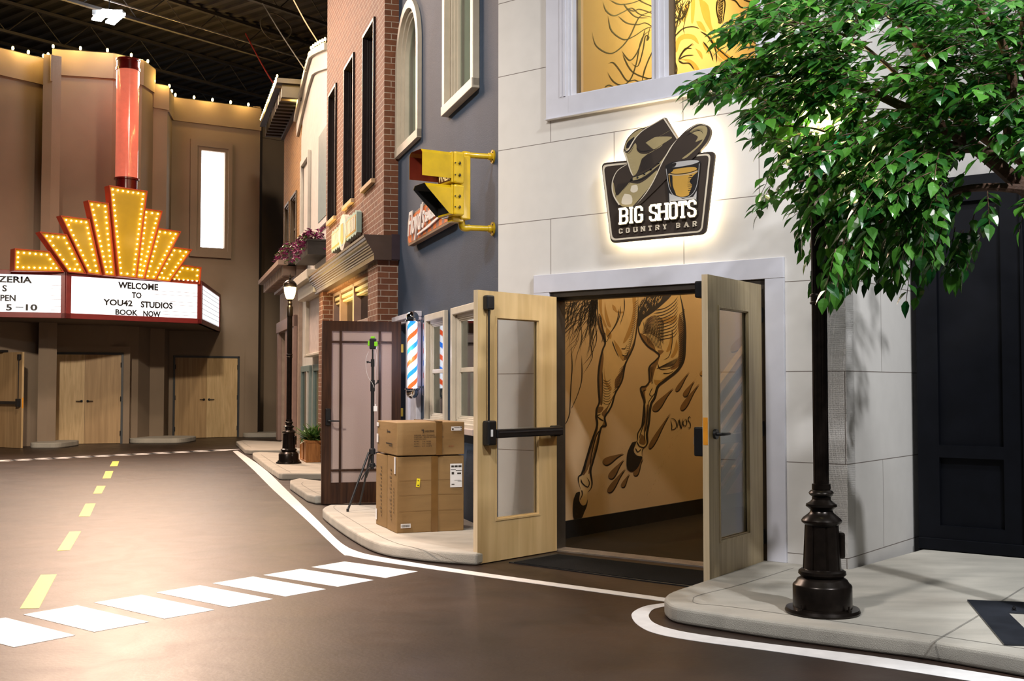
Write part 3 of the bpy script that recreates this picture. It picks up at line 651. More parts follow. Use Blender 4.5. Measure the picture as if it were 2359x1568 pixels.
names = ['wall_theatre_left', 'wall_theatre_pilaster', 'wall_theatre_pilaster_face', 'wall_theatre_return', 'wall_theatre_middle', 'wall_theatre_bay', 'wall_theatre_bay_turn', 'wall_theatre_step', 'wall_theatre_pilaster_right', 'wall_theatre_right', 'wall_theatre_end', 'wall_theatre_recess']
for i in range(len(TP) - 1):
    fr = seg(i); L_ = seglen(i)
    hs = [WIN] if i == 9 else []
    o = MB().holes(0, L_, 0, TT[i], -.2, 0, hs).build(names[i], M_theatre, M=fr.M); tag(o, kind='structure')
    if i not in (3, 10):
        MB().wb(-.02, L_ + .02, TT[i] - .62, TT[i], 0, .045).build('parapet_band', M_theatre, o)
# lit slot window
t = thing('window_16', F2.M, 'tall slot window glowing white on the taupe theatre wall', 'window', kind='structure')
a, b, c, d = WIN
MB().holes(a - .30, b + .18, c - .27, d + .27, 0, .10, [(a - .12, b + .08, c - .1, d + .1)]).build('casing', M_theatre, t, bevel=.01)
MB().holes(a - .13, b + .09, c - .11, d + .11, 0, .05, [WIN]).build('inner_casing', M_theatre, t, bevel=.01)
MB().wb(a - .01, b + .01, c - .01, d + .01, -.12, -.08).build('glowing_pane', mat('backlit_acrylic', (.9, .92, .95), .4, emit=5.0, ecol=(.93, .96, 1)), t)
# double doors
M_birch = wood('birch_veneer', (.50, .345, .17), (.66, .48, .26), .5, 2.0, (10, 10, .9))
M_birch2 = wood('figured_veneer', (.36, .23, .11), (.50, .335, .17), .5, 1.6, (9, 9, .45))
def lever(par, s_, z_, o_, dirn, m=M_black, sc_=1.0):
    h = MB().tube([(s_, -o_, z_), (s_, -o_ - .018, z_)], .03 * sc_, 16).build('rose', m, par, smooth=True)
    MB().tube([(s_, -o_ - .015, z_), (s_, -o_ - .05, z_), (s_ + dirn * .02, -o_ - .058, z_), (s_ + dirn * .125, -o_ - .055, z_)], [.012, .012, .012, .009], 10).build('lever', m, h, smooth=True)
def double_door(k, fr, px0, px1, label, swap=False):
    s0 = fr.P(px0, 900)[0]; s1 = fr.P(px1, 900)[0]; h = 2.15; mid = (s0 + s1) / 2
    t = thing('door_%d' % k, fr.M, label, 'door', kind='structure')
    MB().wb(s0 - .05, s0, 0, h + .05, 0, .05).wb(s1, s1 + .05, 0, h + .05, 0, .05).wb(s0 - .05, s1 + .05, h, h + .05, 0, .05).build('frame', mat('slate_metal_frame', (.055, .06, .065), .4), t)
    MB().holes(s0 - .2, s1 + .2, 0, h + .2, 0, .02, [(s0 - .05, s1 + .05, -.1, h + .05)]).build('surround', M_theatre, t)
    for (a, b, m_, hx, dr_) in ((s0 + .003, mid - .003, M_birch2 if swap else M_birch, mid - .07, -1), (mid + .003, s1 - .003, M_birch if swap else M_birch2, mid + .07, 1)):
        lf = MB().wb(a, b, .01, h - .004, 0.002, .03).build('leaf', m_, t)
        lever(lf, hx, 1.03, .03, dr_)
        for z_ in (.25, 1.08, 1.9): MB().tube([((a if dr_ < 0 else b), -.045, z_ - .06), ((a if dr_ < 0 else b), -.045, z_ + .06)], .014, 8).build('hinge', M_black, lf)
    return t
double_door(7, F1, 111, 279, 'closed pale plywood double door under the marquee')
double_door(8, F2, 402, 546, 'closed plywood double door right of the marquee', True)
# open leaf at far left
L0 = XY(8, 25.6); L1 = XY(70, 25.0)
FO = Frame(L0, (L1[0] - L0[0], L1[1] - L0[1]))
t = thing('door_9', FO.M, 'open plywood exit door leaf with black push bar at left edge', 'door', kind='structure')
ll = math.dist(L0, L1); ll = .9
lf = MB().wb(-.2, .72, .01, 2.15, -.045, 0).build('leaf', M_birch2, t)
MB().wb(.722, .728, .01, 2.15, -.045, 0).build('edge_band', M_birch, t)
MB().wb(.729, .731, .90, 1.13, -.038, -.01).build('orange_tag', mat('orange_label', (.9, .35, .02), .5), t)
pb = MB().wb(-.15, .62, .98, 1.05, .03, .075).build('push_bar', M_black, t, bevel=.006)
MB().wb(.60, .70, .93, 1.11, 0, .08).build('latch_case', M_black, t, bevel=.008)
MB().tube([(.65, -.04, 1.1), (.65, -.04, 2.0)], .010, 8).build('rod', M_black, t)
MB().wb(.61, .69, 1.98, 2.10, 0, .06).build('top_latch', M_black, t, bevel=.008)
MB().wb(-.9, .0, 2.155, 2.21, -.1, .06).build('frame_head', M_black, t)
# low kerbs at theatre pilasters
def lowcurb(px0, px1, y, label, dep=.9):
    a = G(px0, y); b = G(px1, y); n = 14; cx_ = (a[0] + b[0]) / 2; cy_ = (a[1] + b[1]) / 2; hw_ = math.dist(a, b) / 2
    ang = math.atan2(b[1] - a[1], b[0] - a[0]); pts = []
    for i in range(48):
        t_ = 2 * math.pi * (i + .5) / 48; x = math.copysign(abs(math.cos(t_)) ** .45, math.cos(t_)) * hw_; yy = math.copysign(abs(math.sin(t_)) ** .6, math.sin(t_)) * dep
        pts.append((cx_ + x * math.cos(ang) - yy * math.sin(ang), cy_ + x * math.sin(ang) + yy * math.cos(ang) + dep * .75))
    o = MB().slab(pts, 0, .12).build('kerb', M_conc, bevel=.02); tag(o, label, 'kerb', kind='structure')
lowcurb(66, 144, 1031, 'small rounded grey kerb at the open exit door', .7)
lowcurb(291, 426, 1020, 'wide rounded grey kerb between the two double doors', .8)
lowcurb(556, 645, 1007, 'low grey kerb at the far right theatre corner', .5)

# ------------------------------------------------------------------ marquee
AP = Vector((-9.72, 24.5)); RR = Vector((-7.36, 26.62)); BK = Vector((-7.95, 30.6)); LL = Vector((-13.6, 23.15))
FQ = Frame(tuple(AP), tuple(RR - AP)); FQL = Frame(tuple(LL), tuple(AP - LL)); FQR = Frame(tuple(RR), tuple(BK - RR))
mq = thing('theatre_marquee', T3(0, 0, 0), 'lit theatre marquee with gold sunburst crown of bulbs', 'marquee')
M_red = mat('maroon_marquee_metal', (.20, .022, .022), .35, var=.1)
M_redo = mat('red_orange_return', (.42, .055, .015), .4, var=.1)
M_lit = mat('backlit_letter_panel', (.9, .9, .92), .5, emit=1.02, ecol=(.96, .96, 1))
M_txt = mat('black_letter', (.01, .01, .01), .5)
zb, zt = 2.86, 3.88
poly = [tuple(LL), tuple(AP), tuple(RR), tuple(BK), (-11.5, 29.5), (-14.5, 26.5)]
MB().slab(poly, zb, zb + .10).build('soffit', mat('soffit_brown', (.16, .12, .09), .7), mq)
MB().slab(poly, zt - .03, zt).build('roof_plate', M_red, mq)
LQ = (RR - AP).length; LR = (BK - RR).length; LLn = (AP - LL).length
def panel(fr, a, b, texts, lines, nm='letter_panel', rails=()):
    f = MB().wb(a, b, zb, zb + .12, -.08, .03).wb(a, b, zt - .09, zt, -.08, .03).wb(a, a + .12, zb, zt, -.08, .03).wb(b - .09, b, zb, zt, -.08, .03).build('panel_frame', M_red, mq, fr.M, bevel=.008)
    p = MB().wb(a + .1, b - .07, zb + .1, zt - .08, -.06, .0).build(nm, M_lit, mq, fr.M)
    if rails:
        mb = MB()
        for z_, x0, x1 in rails: mb.wb(x0, x1, z_ - .004, z_ + .004, 0, .006)
        mb.build('track', mat('grey_track', (.35, .33, .36), .5), p, Matrix.Identity(4)).matrix_world = fr.M
    for s_, x0, x1, z0, z1 in texts: MB().text(s_, x0, x1, z0, z1, .004, .004, bold=.035).build('lettering', M_txt, p, fr.M)
def tz(fr, x0, x1, y0, y1): 
    a_ = fr.P(x0, (y0 + y1) / 2, .005); b_ = fr.P(x1, (y0 + y1) / 2, .005); mid = (x0 + x1) / 2
    return (a_[0], b_[0], fr.P(mid, y1, .005)[1], fr.P(mid, y0, .005)[1])
Z2 = lambda x, y: (x / 4.356, 400 + y / 4.356)
def tt(fr, s_, x0, x1, y0, y1):
    a_ = Z2(x0, y0); b_ = Z2(x1, y1); return (s_, *tz(fr, a_[0], b_[0], a_[1], b_[1]))
panel(FQ, 0, LQ, [tt(FQ, 'WELCOME', 1185, 1587, 1094, 1160), tt(FQ, 'TO', 1322, 1420, 1188, 1250), tt(FQ, 'YOU42', 1035, 1330, 1262, 1325), tt(FQ, 'STUDIOS', 1412, 1732, 1285, 1350), tt(FQ, 'BOOK', 1158, 1383, 1362, 1420), tt(FQ, 'NOW', 1437, 1612, 1376, 1436)], 0,
      rails=[(z_, LQ * .62, LQ - .09) for z_ in (3.04, 3.12, 3.27, 3.35, 3.50, 3.58)])
panel(FQL, 0, LLn, [tt(FQL, 'PIZZERIA', -190, 322, 1026, 1092), tt(FQL, 'S', 22, 70, 1116, 1182), tt(FQL, 'OPEN', -75, 158, 1212, 1278), tt(FQL, 'S', -60, -4, 1310, 1376), tt(FQL, '5', 60, 120, 1308, 1374), tt(FQL, '-', 155, 235, 1335, 1342), tt(FQL, '10', 258, 376, 1308, 1374)], 0,
      rails=[(z_, LLn * .93, LLn - .09) for z_ in (3.04, 3.12, 3.27, 3.35, 3.50, 3.58)])
panel(FQR, 0, LR, [], 0, rails=[(z_, .1, LR - .1) for z_ in (3.0, 3.12, 3.24, 3.36, 3.48, 3.60, 3.70)])
# sunburst
M_gold = mat('mustard_metal', (.42, .27, .008), .35, var=.08, scale=3)
M_bulb = mat('warm_bulb', (1, .85, .5), .4, emit=8.5, ecol=(1, .76, .28))
bulb_me = None
def add_bulb(par, loc, r=.017, M=None):
    global bulb_me
    if bulb_me is None:
        o = MB().ball((0, 0, 0), 1.0, 8).build('bulb', M_bulb, smooth=True); bulb_me = o.data; bpy.data.objects.remove(o)
    o = bpy.data.objects.new('bulb', bulb_me); C.objects.link(o); o.parent = par; o.location = loc; o.scale = (r, r, r); return o
wedges = [([(1103, 125), (1470, 180), (1365, 1040), (1195, 1022)], .30), ([(890, 275), (1082, 302), (1150, 1020), (1055, 1012)], .24), ([(1448, 355), (1620, 380), (1445, 1050), (1372, 1042)], .24),
          ([(620, 428), (890, 462), (1010, 1008), (890, 995)], .18), ([(1588, 552), (1805, 585), (1560, 1060), (1450, 1052)], .18), ([(412, 590), (665, 615), (850, 995), (690, 980)], .12), ([(1738, 740), (1915, 765), (1700, 1078), (1562, 1062)], .12),
          ([(155, 757), (490, 785), (625, 978), (148, 965)], .06), ([(1822, 918), (2012, 945), (2000, 1103), (1705, 1080)], .06)]
for wq, of in wedges:
    pts = [FQ.P(*Z2(*p), of) for p in wq]
    q = Vector((0, 0)); 
    for p in pts: q += Vector(p) / 4
    n = 4; a_ = sum(pts[i][0] * pts[(i + 1) % n][1] - pts[(i + 1) % n][0] * pts[i][1] for i in range(n)); 
    if a_ < 0: pts = pts[::-1]
    def inset(d_):
        out = []
        for i in range(n):
            p0, p1, p2 = Vector(pts[i - 1]), Vector(pts[i]), Vector(pts[(i + 1) % n]); e1 = (p1 - p0).normalized(); e2 = (p2 - p1).normalized()
            n1 = Vector((-e1.y, e1.x)); n2 = Vector((-e2.y, e2.x)); bs = (n1 + n2).normalized(); out.append(tuple(p1 + bs * d_ / max(bs.dot(n1), .3)))
        return out
    rim = inset(-.018); wp = MB().prism(rim, of - .26, of - .035)
    # raised red lip round the gold face
    inn = inset(0.0)
    for i in range(4): wp.prism([rim[i], rim[(i + 1) % 4], inn[(i + 1) % 4], inn[i]], of - .035, of + .02)
    base = wp.build('sunburst_wedge', M_redo, mq, FQ.M)
    face = MB().prism(inn, of - .035, of - .03).build('gold_face', M_gold, base, FQ.M)
    ins = inset(.062)
    for i in range(4):
        A_, B_ = Vector(ins[i]), Vector(ins[(i + 1) % 4]); L_ = (B_ - A_).length; k = max(1, round(L_ / .118))
        for j in range(k):
            p = A_ + (B_ - A_) * j / k
            b_ = add_bulb(base, (p.x, -(of - .008), p.y), .0185)
    c_ = FQ.W(q.x, q.y, of + .25)
# neon column
ncl = XY(285, 26.3); ncz0 = 6.0
col = thing('neon_column', T3(ncl[0], ncl[1], 6.0), 'tall glowing coral red column above the sunburst', 'column')
M_coral = mat('glowing_coral_acrylic', (.46, .11, .07), .16, emit=.40, ecol=(1.0, .24, .15), coat=.6)
M_dred = mat('glossy_dark_red', (.10, .006, .006), .2, coat=.5)
r_ = .255
MB().lathe([(r_, .26), (r_, 2.80)], n=32).build('acrylic_tube', M_coral, col, smooth=True)
MB().lathe([(r_ - .01, -.3), (r_ - .01, .20), (r_ + .03, .21), (r_ + .03, .25), (r_ - .01, .26)], n=32).build('base_cap', M_dred, col, smooth=True)
MB().lathe([(r_ - .01, 2.80), (r_ + .02, 2.80), (r_ + .02, 2.86), (r_, 2.87), (r_, 3.02), (r_ + .02, 3.03), (r_ + .02, 3.07)], n=32).build('top_cap', M_dred, col, smooth=True)
point('column_glow', (ncl[0] + .4, ncl[1] - .7, 7.6), 9, .2, (1, .3, .2))
for i in (0, 1, 2): point('sunburst_glow', tuple(FQ.W(.6 + i * 1.0, 4.7, .8)), 2.5, .15, (1, .66, .26))

# ------------------------------------------------------------------ string lights
def string(name, label, pts, spacing, group=None, r=.042, power=None, par_off=.05):
    """pts: world polyline along a roof edge"""
    t = thing(name, Matrix.Identity(4), label, 'string lights')
    MB().tube(pts, .012, 5).build('cord', M_black, t)
    acc = 0; out = []
    for a, b in zip(pts[:-1], pts[1:]):
        a, b = Vector(a), Vector(b); L_ = (b - a).length; d0 = acc
        while d0 <= L_: out.append(a + (b - a) * (d0 / L_)); d0 += spacing
        acc = d0 - L_
    for p in out:
        b_ = add_bulb(t, p + Vector((0, 0, .06)), r); b_.scale = (r * .8, r * .8, r * 1.25)
    if power:
        k = max(1, len(out) // 4)
        for p in out[k // 2::k]: point(name + '_glow', (p.x + par_off * 0, p.y - .30, p.z + .12), power, .05, (1, .62, .18))
    return out
def top(i, f_=0): 
    fr = seg(i); L_ = seglen(i); return [tuple(fr.W(x * L_, TT[i] + .01, .03)) for x in (0, 1)]
pl = top(0) + top(1) + top(2)
string('string_lights', 'warm bulbs along the parapet left of the coral column', pl, .38, power=16)
string('string_lights', 'warm bulbs along the raised parapet behind the coral column', top(4) + top(5) + top(6), .62, power=16)
string('string_lights', 'warm bulbs along the lower parapet right of the coral column', top(7) + top(8) + top(9), .50, power=16)
string('string_lights', 'dense warm bulbs on the bracketed tan brick cornice', [tuple(FA.W(s_, 7.86, .60)) for s_ in (-18.4, -14.3)], .24, r=.028, power=12)
string('string_lights', 'warm bulbs climbing the curved parapet of the pale building', [tuple(FA.W(a, b + .02, .12)) for a, b in wtop], .34, r=.030, power=12)

# ------------------------------------------------------------------ ceiling
M_deck = mat('black_roof_deck', (.012, .010, .009), .75, var=.3, scale=1)
CZ = 11.2
o = MB().box(-30, 12, -4, 70, CZ, CZ + .1).build('ceiling', M_deck); tag(o, 'black corrugated roof deck over the indoor street', kind='structure')
dv = Vector((FW.D[0], FW.D[1], 0)); nv = Vector((-FW.D[1], FW.D[0], 0))
def cbeam(mb, c, d, L_, w_, z0, z1):
    a = Vector(c) - d * L_ / 2; b = Vector(c) + d * L_ / 2; n_ = Vector((-d.y, d.x, 0)) * w_ / 2
    vs = [a + n_, b + n_, b - n_, a - n_]
    mb.add([(v.x, v.y, z0) for v in vs] + [(v.x, v.y, z1) for v in vs], [(0, 1, 2, 3), (7, 6, 5, 4), (0, 4, 5, 1), (1, 5, 6, 2), (2, 6, 7, 3), (3, 7, 4, 0)])
mb = MB()
for i in range(60):
    c = Vector((-8, 34, 0)) + nv * ((i - 30) * .45); cbeam(mb, (c.x, c.y, 0), dv, 46, .16, CZ - .06, CZ)
mb.build('deck_ribs', mat('deck_rib', (.03, .025, .021), .7), o)
M_joist = mat('dark_steel_joist', (.028, .023, .020), .6, var=.2)
for k in range(7):
    off = -13 + k * 3.4; c = Vector((-9, 34, 0)) + dv * off; t = thing('roof_joist', T3(c.x, c.y, CZ - .9), 'dark open web roof joist crossing under the black deck', 'joist', 'open web roof joists under the black deck', kind='structure')
    mb = MB(); cbeam(mb, (0, 0, 0), nv, 46, .12, .74, .82); cbeam(mb, (0, 0, 0), nv, 46, .10, .0, .07); mb.build('chord', M_joist, t)
    mb = MB(); n_ = 60
    for j in range(n_):
        a = nv * (-23 + j * 46 / n_); b = nv * (-23 + (j + 1) * 46 / n_)
        mb.tube([(a.x, a.y, .03 if j % 2 else .78), (b.x, b.y, .78 if j % 2 else .03)], .014, 5)
    mb.build('web_bars', M_joist, t)
for k, off in enumerate((-7.6, 1.9)):
    c = Vector((-9, 30, 0)) + dv * off; mb = MB(); cbeam(mb, (0, 0, 0), nv, 40, .03, 0, .03)
    o = mb.build('conduit', mat('galvanised_conduit', (.42, .40, .38), .35, .6), M=T3(c.x, c.y, CZ - .75)); tag(o, ['pale steel conduit strung across the left of the dark roof', 'long bright steel conduit strung across the middle of the dark roof'][k], 'conduit', kind='structure')
# twin high bay lamp seen at upper left
def HB(px, py, z=10.0):
    r = ray(px, py); t_ = (z - EYE) / r[2]; return Vector((r[0] * t_, r[1] * t_, z))
p0 = HB(236, 37); p1 = HB(266, 46); c = (p0 + p1) / 2
lt = thing('high_bay_lamp', T3(*c), 'twin panel high bay lamp blazing white under the dark roof', 'lamp')
MB().box(-.35, .35, -.12, .12, .04, .16).build('housing', mat('lamp_housing', (.3, .3, .3), .4), lt)
for q in ([(211, 46), (236, 25), (258, 27), (233, 50)], [(243, 53), (268, 33), (289, 35), (263, 58)]):
    pts = [(HB(*v) - c) for v in q]
    MB().slab([(v.x, v.y) for v in pts], 0, .05).build('lens', mat('cool_white_lens', (1, 1, 1), .5, emit=30, ecol=(.86, .92, 1)), lt)
MB().tube([(0, 0, .1), (0, 0, CZ - 10.0 - .06)], .01, 5).build('hanger', M_black, lt)
# ------------------------------------------------------------------ bar door leaves
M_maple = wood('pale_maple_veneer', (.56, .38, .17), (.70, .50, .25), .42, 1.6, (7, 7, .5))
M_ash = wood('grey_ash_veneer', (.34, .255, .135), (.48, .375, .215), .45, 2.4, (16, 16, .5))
M_edge = wood('cream_door_edge', (.64, .50, .31), (.76, .62, .42), .5, 2, (10, 10, 1))
M_handle = mat('matte_black_hardware', (.010, .010, .011), .38, var=.2)
M_lab = mat('white_label', (.75, .75, .75), .5, var=.03)
def leaf(name, fr, L_, gs, label, m, edge_left=True):
    t = thing(name, fr.M, label, 'door', kind='structure')
    a, b, c, d = gs
    MB().holes(0, L_, .008, 2.155, -.045, 0, [gs]).build('leaf', m, t, bevel=.0015)
    MB().wb(-.0015, -.0004, .008, 2.155, -.0445, -.0005).build('edge_band', M_edge, t)
    bd = MB()
    for o0, o1, w_ in ((-.008, .004, .014), (-.018, -.008, .022)):
        bd.holes(a - .001, b + .001, c - .001, d + .001, o0, o1, [(a + w_, b - w_, c + w_, d - w_)])
    bd.build('glazing_bead', m, t, bevel=.001)
    MB().holes(a - .001, b + .001, c - .001, d + .001, -.045, -.030, [(a + .022, b - .022, c + .022, d - .022)]).build('glazing_bead', m, t)
    MB().wb(a + .003, b - .003, c + .003, d - .003, -.027, -.021).build('glass_pane', M_glass, t)
    return t
FL = Frame((-.269, 8.874), (.666, .746)); FR = Frame((1.327, 7.63), (.56, .828))
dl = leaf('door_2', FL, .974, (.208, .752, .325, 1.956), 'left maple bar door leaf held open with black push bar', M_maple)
MB().wb(.055, .14, 2.0, 2.115, 0, .055).build('top_latch', M_handle, dl, bevel=.012)
MB().tube([(.098, -.028, 1.10), (.098, -.028, 2.02)], .0085, 10).build('vertical_rod', M_handle, dl, smooth=True)
lc = MB().wb(.05, .145, .93, 1.125, 0, .075).build('latch_case', M_handle, dl, bevel=.014, seg=3)
MB().wb(.07, .095, 1.0, 1.055, .0755, .077).build('white_label', M_lab, lc)
bar = MB().wb(.145, .97, .985, 1.055, .035, .08).build('push_bar', M_handle, dl, bevel=.008)
MB().wb(.16, .955, 1.025, 1.038, .08, .083).build('bar_inlay', mat('satin_black', (.03, .03, .033), .25), bar)
MB().wb(.88, .974, .975, 1.065, 0, .05).build('end_bracket', M_handle, dl, bevel=.008)
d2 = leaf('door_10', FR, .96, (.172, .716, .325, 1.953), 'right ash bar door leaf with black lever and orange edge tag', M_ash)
lever(d2, .098, 1.07, 0, 1, M_handle, 1.15)
MB().box(-.0035, -.0016, .006, .040, 1.0, 1.185).build('orange_tag', mat('orange_label', (.95, .38, .02), .5), d2)
MB().box(-.03, .03, .045, .12, .92, 1.12).build('exit_device_case', M_handle, d2, bevel=.012, seg=3).location.x = .045
MB().box(.022, .0405, .1205, .1215, 1.0, 1.05).build('white_label', M_lab, d2)
MB().box(.012, .10, .045, .105, 2.0, 2.115).build('top_latch', M_handle, d2, bevel=.01)
MB().box(.10, .93, .08, .125, .985, 1.055).build('push_bar', M_handle, d2, bevel=.008)
for z_ in (.28, 1.08, 1.93):
    MB().tube([(.972, .012, z_ - .055), (.972, .012, z_ + .055)], .011, 10).tube([(.972, .012, z_ - .015), (.972, .012, z_ + .015)], .013, 10).box(.955, 1.0, .005, .009, z_ - .055, z_ + .055).build('hinge', M_handle, d2)

# ------------------------------------------------------------------ stair inside the bar
st = thing('staircase', FM.M, 'wood railed staircase seen through the right door glass', 'staircase')
M_oak = wood('golden_oak', (.42, .25, .09), (.58, .37, .16), .4, 2, (3, 3, 9))
q0 = FM.P(1655, 884, 1.0); q1 = FM.P(1722, 792, 1.0); sl = (q1[1] - q0[1]) / (q1[0] - q0[0])
def rail_poly(x0, x1, dz0, dz1): 
    return [(x0, q0[1] + (x0 - q0[0]) * sl + dz0), (x1, q0[1] + (x1 - q0[0]) * sl + dz0), (x1, q0[1] + (x1 - q0[0]) * sl + dz1), (x0, q0[1] + (x0 - q0[0]) * sl + dz1)]
XA, XB = q0[0] - .25, q0[0] + 2.2
def clipz(p, zmin=.02): return [(x, max(z, zmin)) for x, z in p]
MB().prism(clipz(rail_poly(XA, XB, -.02, .02)), .965, 1.035).build('handrail', M_oak, st, bevel=.004)
for k in range(6):
    MB().prism(clipz(rail_poly(XA, XB, -.22 - k * .18, -.13 - k * .18)), .985, 1.01).build('slat', mat('dark_stair_slat', (.018, .014, .013), .5), st)
for k in range(4):
    x = XA + .1 + k * .95; zz = q0[1] + (x - q0[0]) * sl
    if zz > .1: MB().wb(x - .02, x + .02, .008, zz - .01, .96, .985).build('post', M_black, st)
for k in range(9):
    x = FM.P(1645, 900, .05)[0] + k * .27; z = .17 * (k + 3)
    MB().wb(x, x + .29, z - .03, z, .05, .95).build('tread', M_oak, st)

# ------------------------------------------------------------------ mural brushwork
mu = thing('horse_mural', FM.M, 'painted brown galloping horse mural on the tan inner wall', 'mural')
M_ink = mat('mural_black_paint', (.012, .008, .006), .6, var=.1); M_umb = mat('mural_umber_paint', (.20, .10, .035), .7, var=.1)
M_och = mat('mural_ochre_paint', (.42, .23, .065), .7, var=.08); M_hi = mat('mural_cream_paint', (.64, .44, .22), .7, var=.05)
A1 = zm(1290, 670, 5.806); A2 = lambda p: zm(1290, 930, 5.806)(p); U = zm(1300, 0, 5.128)
B2 = lambda p: [(x, y + 1509.6) for x, y in p]      # lower sheet in the upper sheet's coordinates
ink, umb, och, hi = MB(), MB(), MB(), MB()
random.seed(4)
leg1L = [(505, 40), (505, 200), (515, 400), (545, 530), (605, 685), (575, 780), (535, 950), (515, 1150), (522, 1350), (530, 1480)] + B2([(495, 60), (490, 130), (488, 180), (500, 250), (488, 330), (420, 520), (350, 760), (295, 930), (250, 975), (252, 1050), (275, 1135)])
leg1R = [(1045, 40), (1043, 350), (1020, 560), (985, 740), (920, 880), (870, 1000), (830, 1200), (740, 1370), (700, 1510)] + B2([(662, 80), (600, 180), (615, 290), (550, 320), (500, 560), (440, 780), (410, 900), (430, 1050), (415, 1130), (370, 1180)])
fill(hi, FM, A1(leg1L + B2([(270, 1180), (300, 1340), (345, 1330)]) + leg1R[::-1]), .001, 3)
leg2L = [(1190, 40), (1060, 200), (1048, 480), (1090, 620), (1180, 740), (1270, 800), (1330, 860), (1290, 920), (1200, 1010), (1195, 1100), (1200, 1200), (1150, 1270), (1085, 1290), (1095, 1370), (1130, 1480)] + B2([(1125, 60), (1115, 170), (1098, 290), (1045, 390), (1035, 490), (975, 520)])
leg2R = [(1600, 20), (1640, 200), (1670, 450), (1668, 700), (1655, 900), (1610, 1010), (1540, 1090), (1400, 1200), (1310, 1280), (1270, 1420), (1225, 1500)] + B2([(1205, 90), (1190, 250), (1165, 400), (1168, 530), (1105, 610), (1100, 700)])
fill(hi, FM, A1(leg2L + B2([(990, 620), (1040, 690)]) + leg2R[::-1]), .001, 3)
def st_(mb, pts, w0, w1=None, o=.0035, f_=A1): ribbon(mb, FM, [(x, y) for x, y in f_(pts)], w0 * .23, (w1 if w1 is not None else w0) * .23, o)
st_(ink, leg1L, 14, 22); st_(ink, leg1R, 14, 20); st_(ink, leg2L, 14, 18); st_(ink, leg2R, 34, 18)
# shading shapes
for p in ([(520, 90), (560, 90), (565, 300), (625, 470), (590, 460), (530, 250)], [(600, 140), (620, 250), (660, 400), (685, 480), (640, 460), (600, 320)], [(965, 60), (1015, 60), (1000, 380), (935, 600), (840, 700), (940, 430), (975, 250)],
          [(700, 180), (740, 210), (770, 270), (860, 275), (830, 300), (760, 285), (710, 240)], [(1340, 380), (1480, 340), (1560, 330), (1530, 420), (1380, 430)], [(1480, 590), (1505, 640), (1480, 780), (1420, 815), (1460, 700)], [(1560, 640), (1580, 780), (1520, 885), (1480, 880), (1520, 800)],
          [(620, 480), (685, 560), (680, 640), (620, 590)], [(720, 650), (800, 760), (850, 880), (840, 930), (760, 800)], [(1255, 1185), (1400, 1190), (1500, 1100), (1420, 1170), (1290, 1260)], [(590, 1000), (610, 1180), (690, 1290), (670, 1330), (600, 1220)]):
    fill(och, FM, A1(p), .002, 3)
for p in ([(515, 330), (560, 440), (610, 600), (605, 670), (545, 530)], [(575, 800), (585, 900), (560, 1180), (570, 1500), (530, 1480), (520, 1150), (545, 950)], [(1040, 380), (1030, 560), (985, 760), (920, 900), (850, 900), (930, 800), (1000, 620), (1025, 380)], [(880, 930), (850, 1120), (800, 1270), (740, 1290), (740, 1180), (820, 1070)],
          [(1600, 300), (1665, 500), (1660, 800), (1640, 930), (1560, 1030), (1480, 1040), (1580, 900), (1600, 700), (1580, 450)], [(1290, 930), (1330, 900), (1270, 1060), (1230, 1200), (1190, 1220), (1195, 1050)], [(1075, 560), (1200, 640), (1280, 790), (1180, 740), (1090, 620)], [(1310, 790), (1390, 800), (1330, 860)],
          [(1095, 1290), (1200, 1240), (1140, 1330), (1150, 1500), (1120, 1450)], [(740, 1370), (700, 1420)] + B2([(640, 60), (600, 170), (560, 120), (640, 30)])):
    fill(umb, FM, A1(p), .0022, 3)
for p in ([(480, 340), (510, 330), (400, 800), (330, 940), (300, 930), (360, 760)], [(530, 340), (560, 330), (440, 780), (400, 920), (380, 910), (430, 700)], [(1160, 20), (1190, 20), (1160, 330), (1120, 360), (1140, 200)], [(1090, 400), (1140, 460), (1140, 540), (1060, 520)], [(600, 210), (610, 280), (560, 300)], [(490, 40), (580, 40), (560, 100), (510, 120)]):
    fill(umb, FM, A2(p), .0022, 3)
for p in ([(215, 1190), (268, 1178), (258, 1290), (300, 1358), (350, 1340), (372, 1270), (362, 1360), (325, 1450), (285, 1530), (190, 1536), (175, 1400), (185, 1280)], [(965, 515), (1022, 508), (985, 620), (1030, 690), (1102, 705), (1080, 770), (1040, 850), (972, 905), (900, 868), (893, 720), (912, 620)]):
    fill(ink, FM, A2(p), .004, 3)
for p in ([(1180, 35), (1440, 15), (1490, 60), (1360, 190), (1240, 290), (1110, 380), (1060, 480), (1048, 380), (1050, 200)],):
    fill(ink, FM, A1(p), .003, 3)
for i in range(60):   # pale hair nicks over the dark belly patch
    x = random.uniform(1060, 1370); y = random.uniform(60, 330 - (x - 1060) * .75); st_(hi, [(x, y), (x - 14, y + 22), (x - 16, y + 45)], 4, 2, .0045)
for i in range(40):
    x = random.uniform(195, 330); y = random.uniform(1240, 1500); st_(hi, [(x, y), (x - 2, y + 14)], 3, 1, .005, A2)
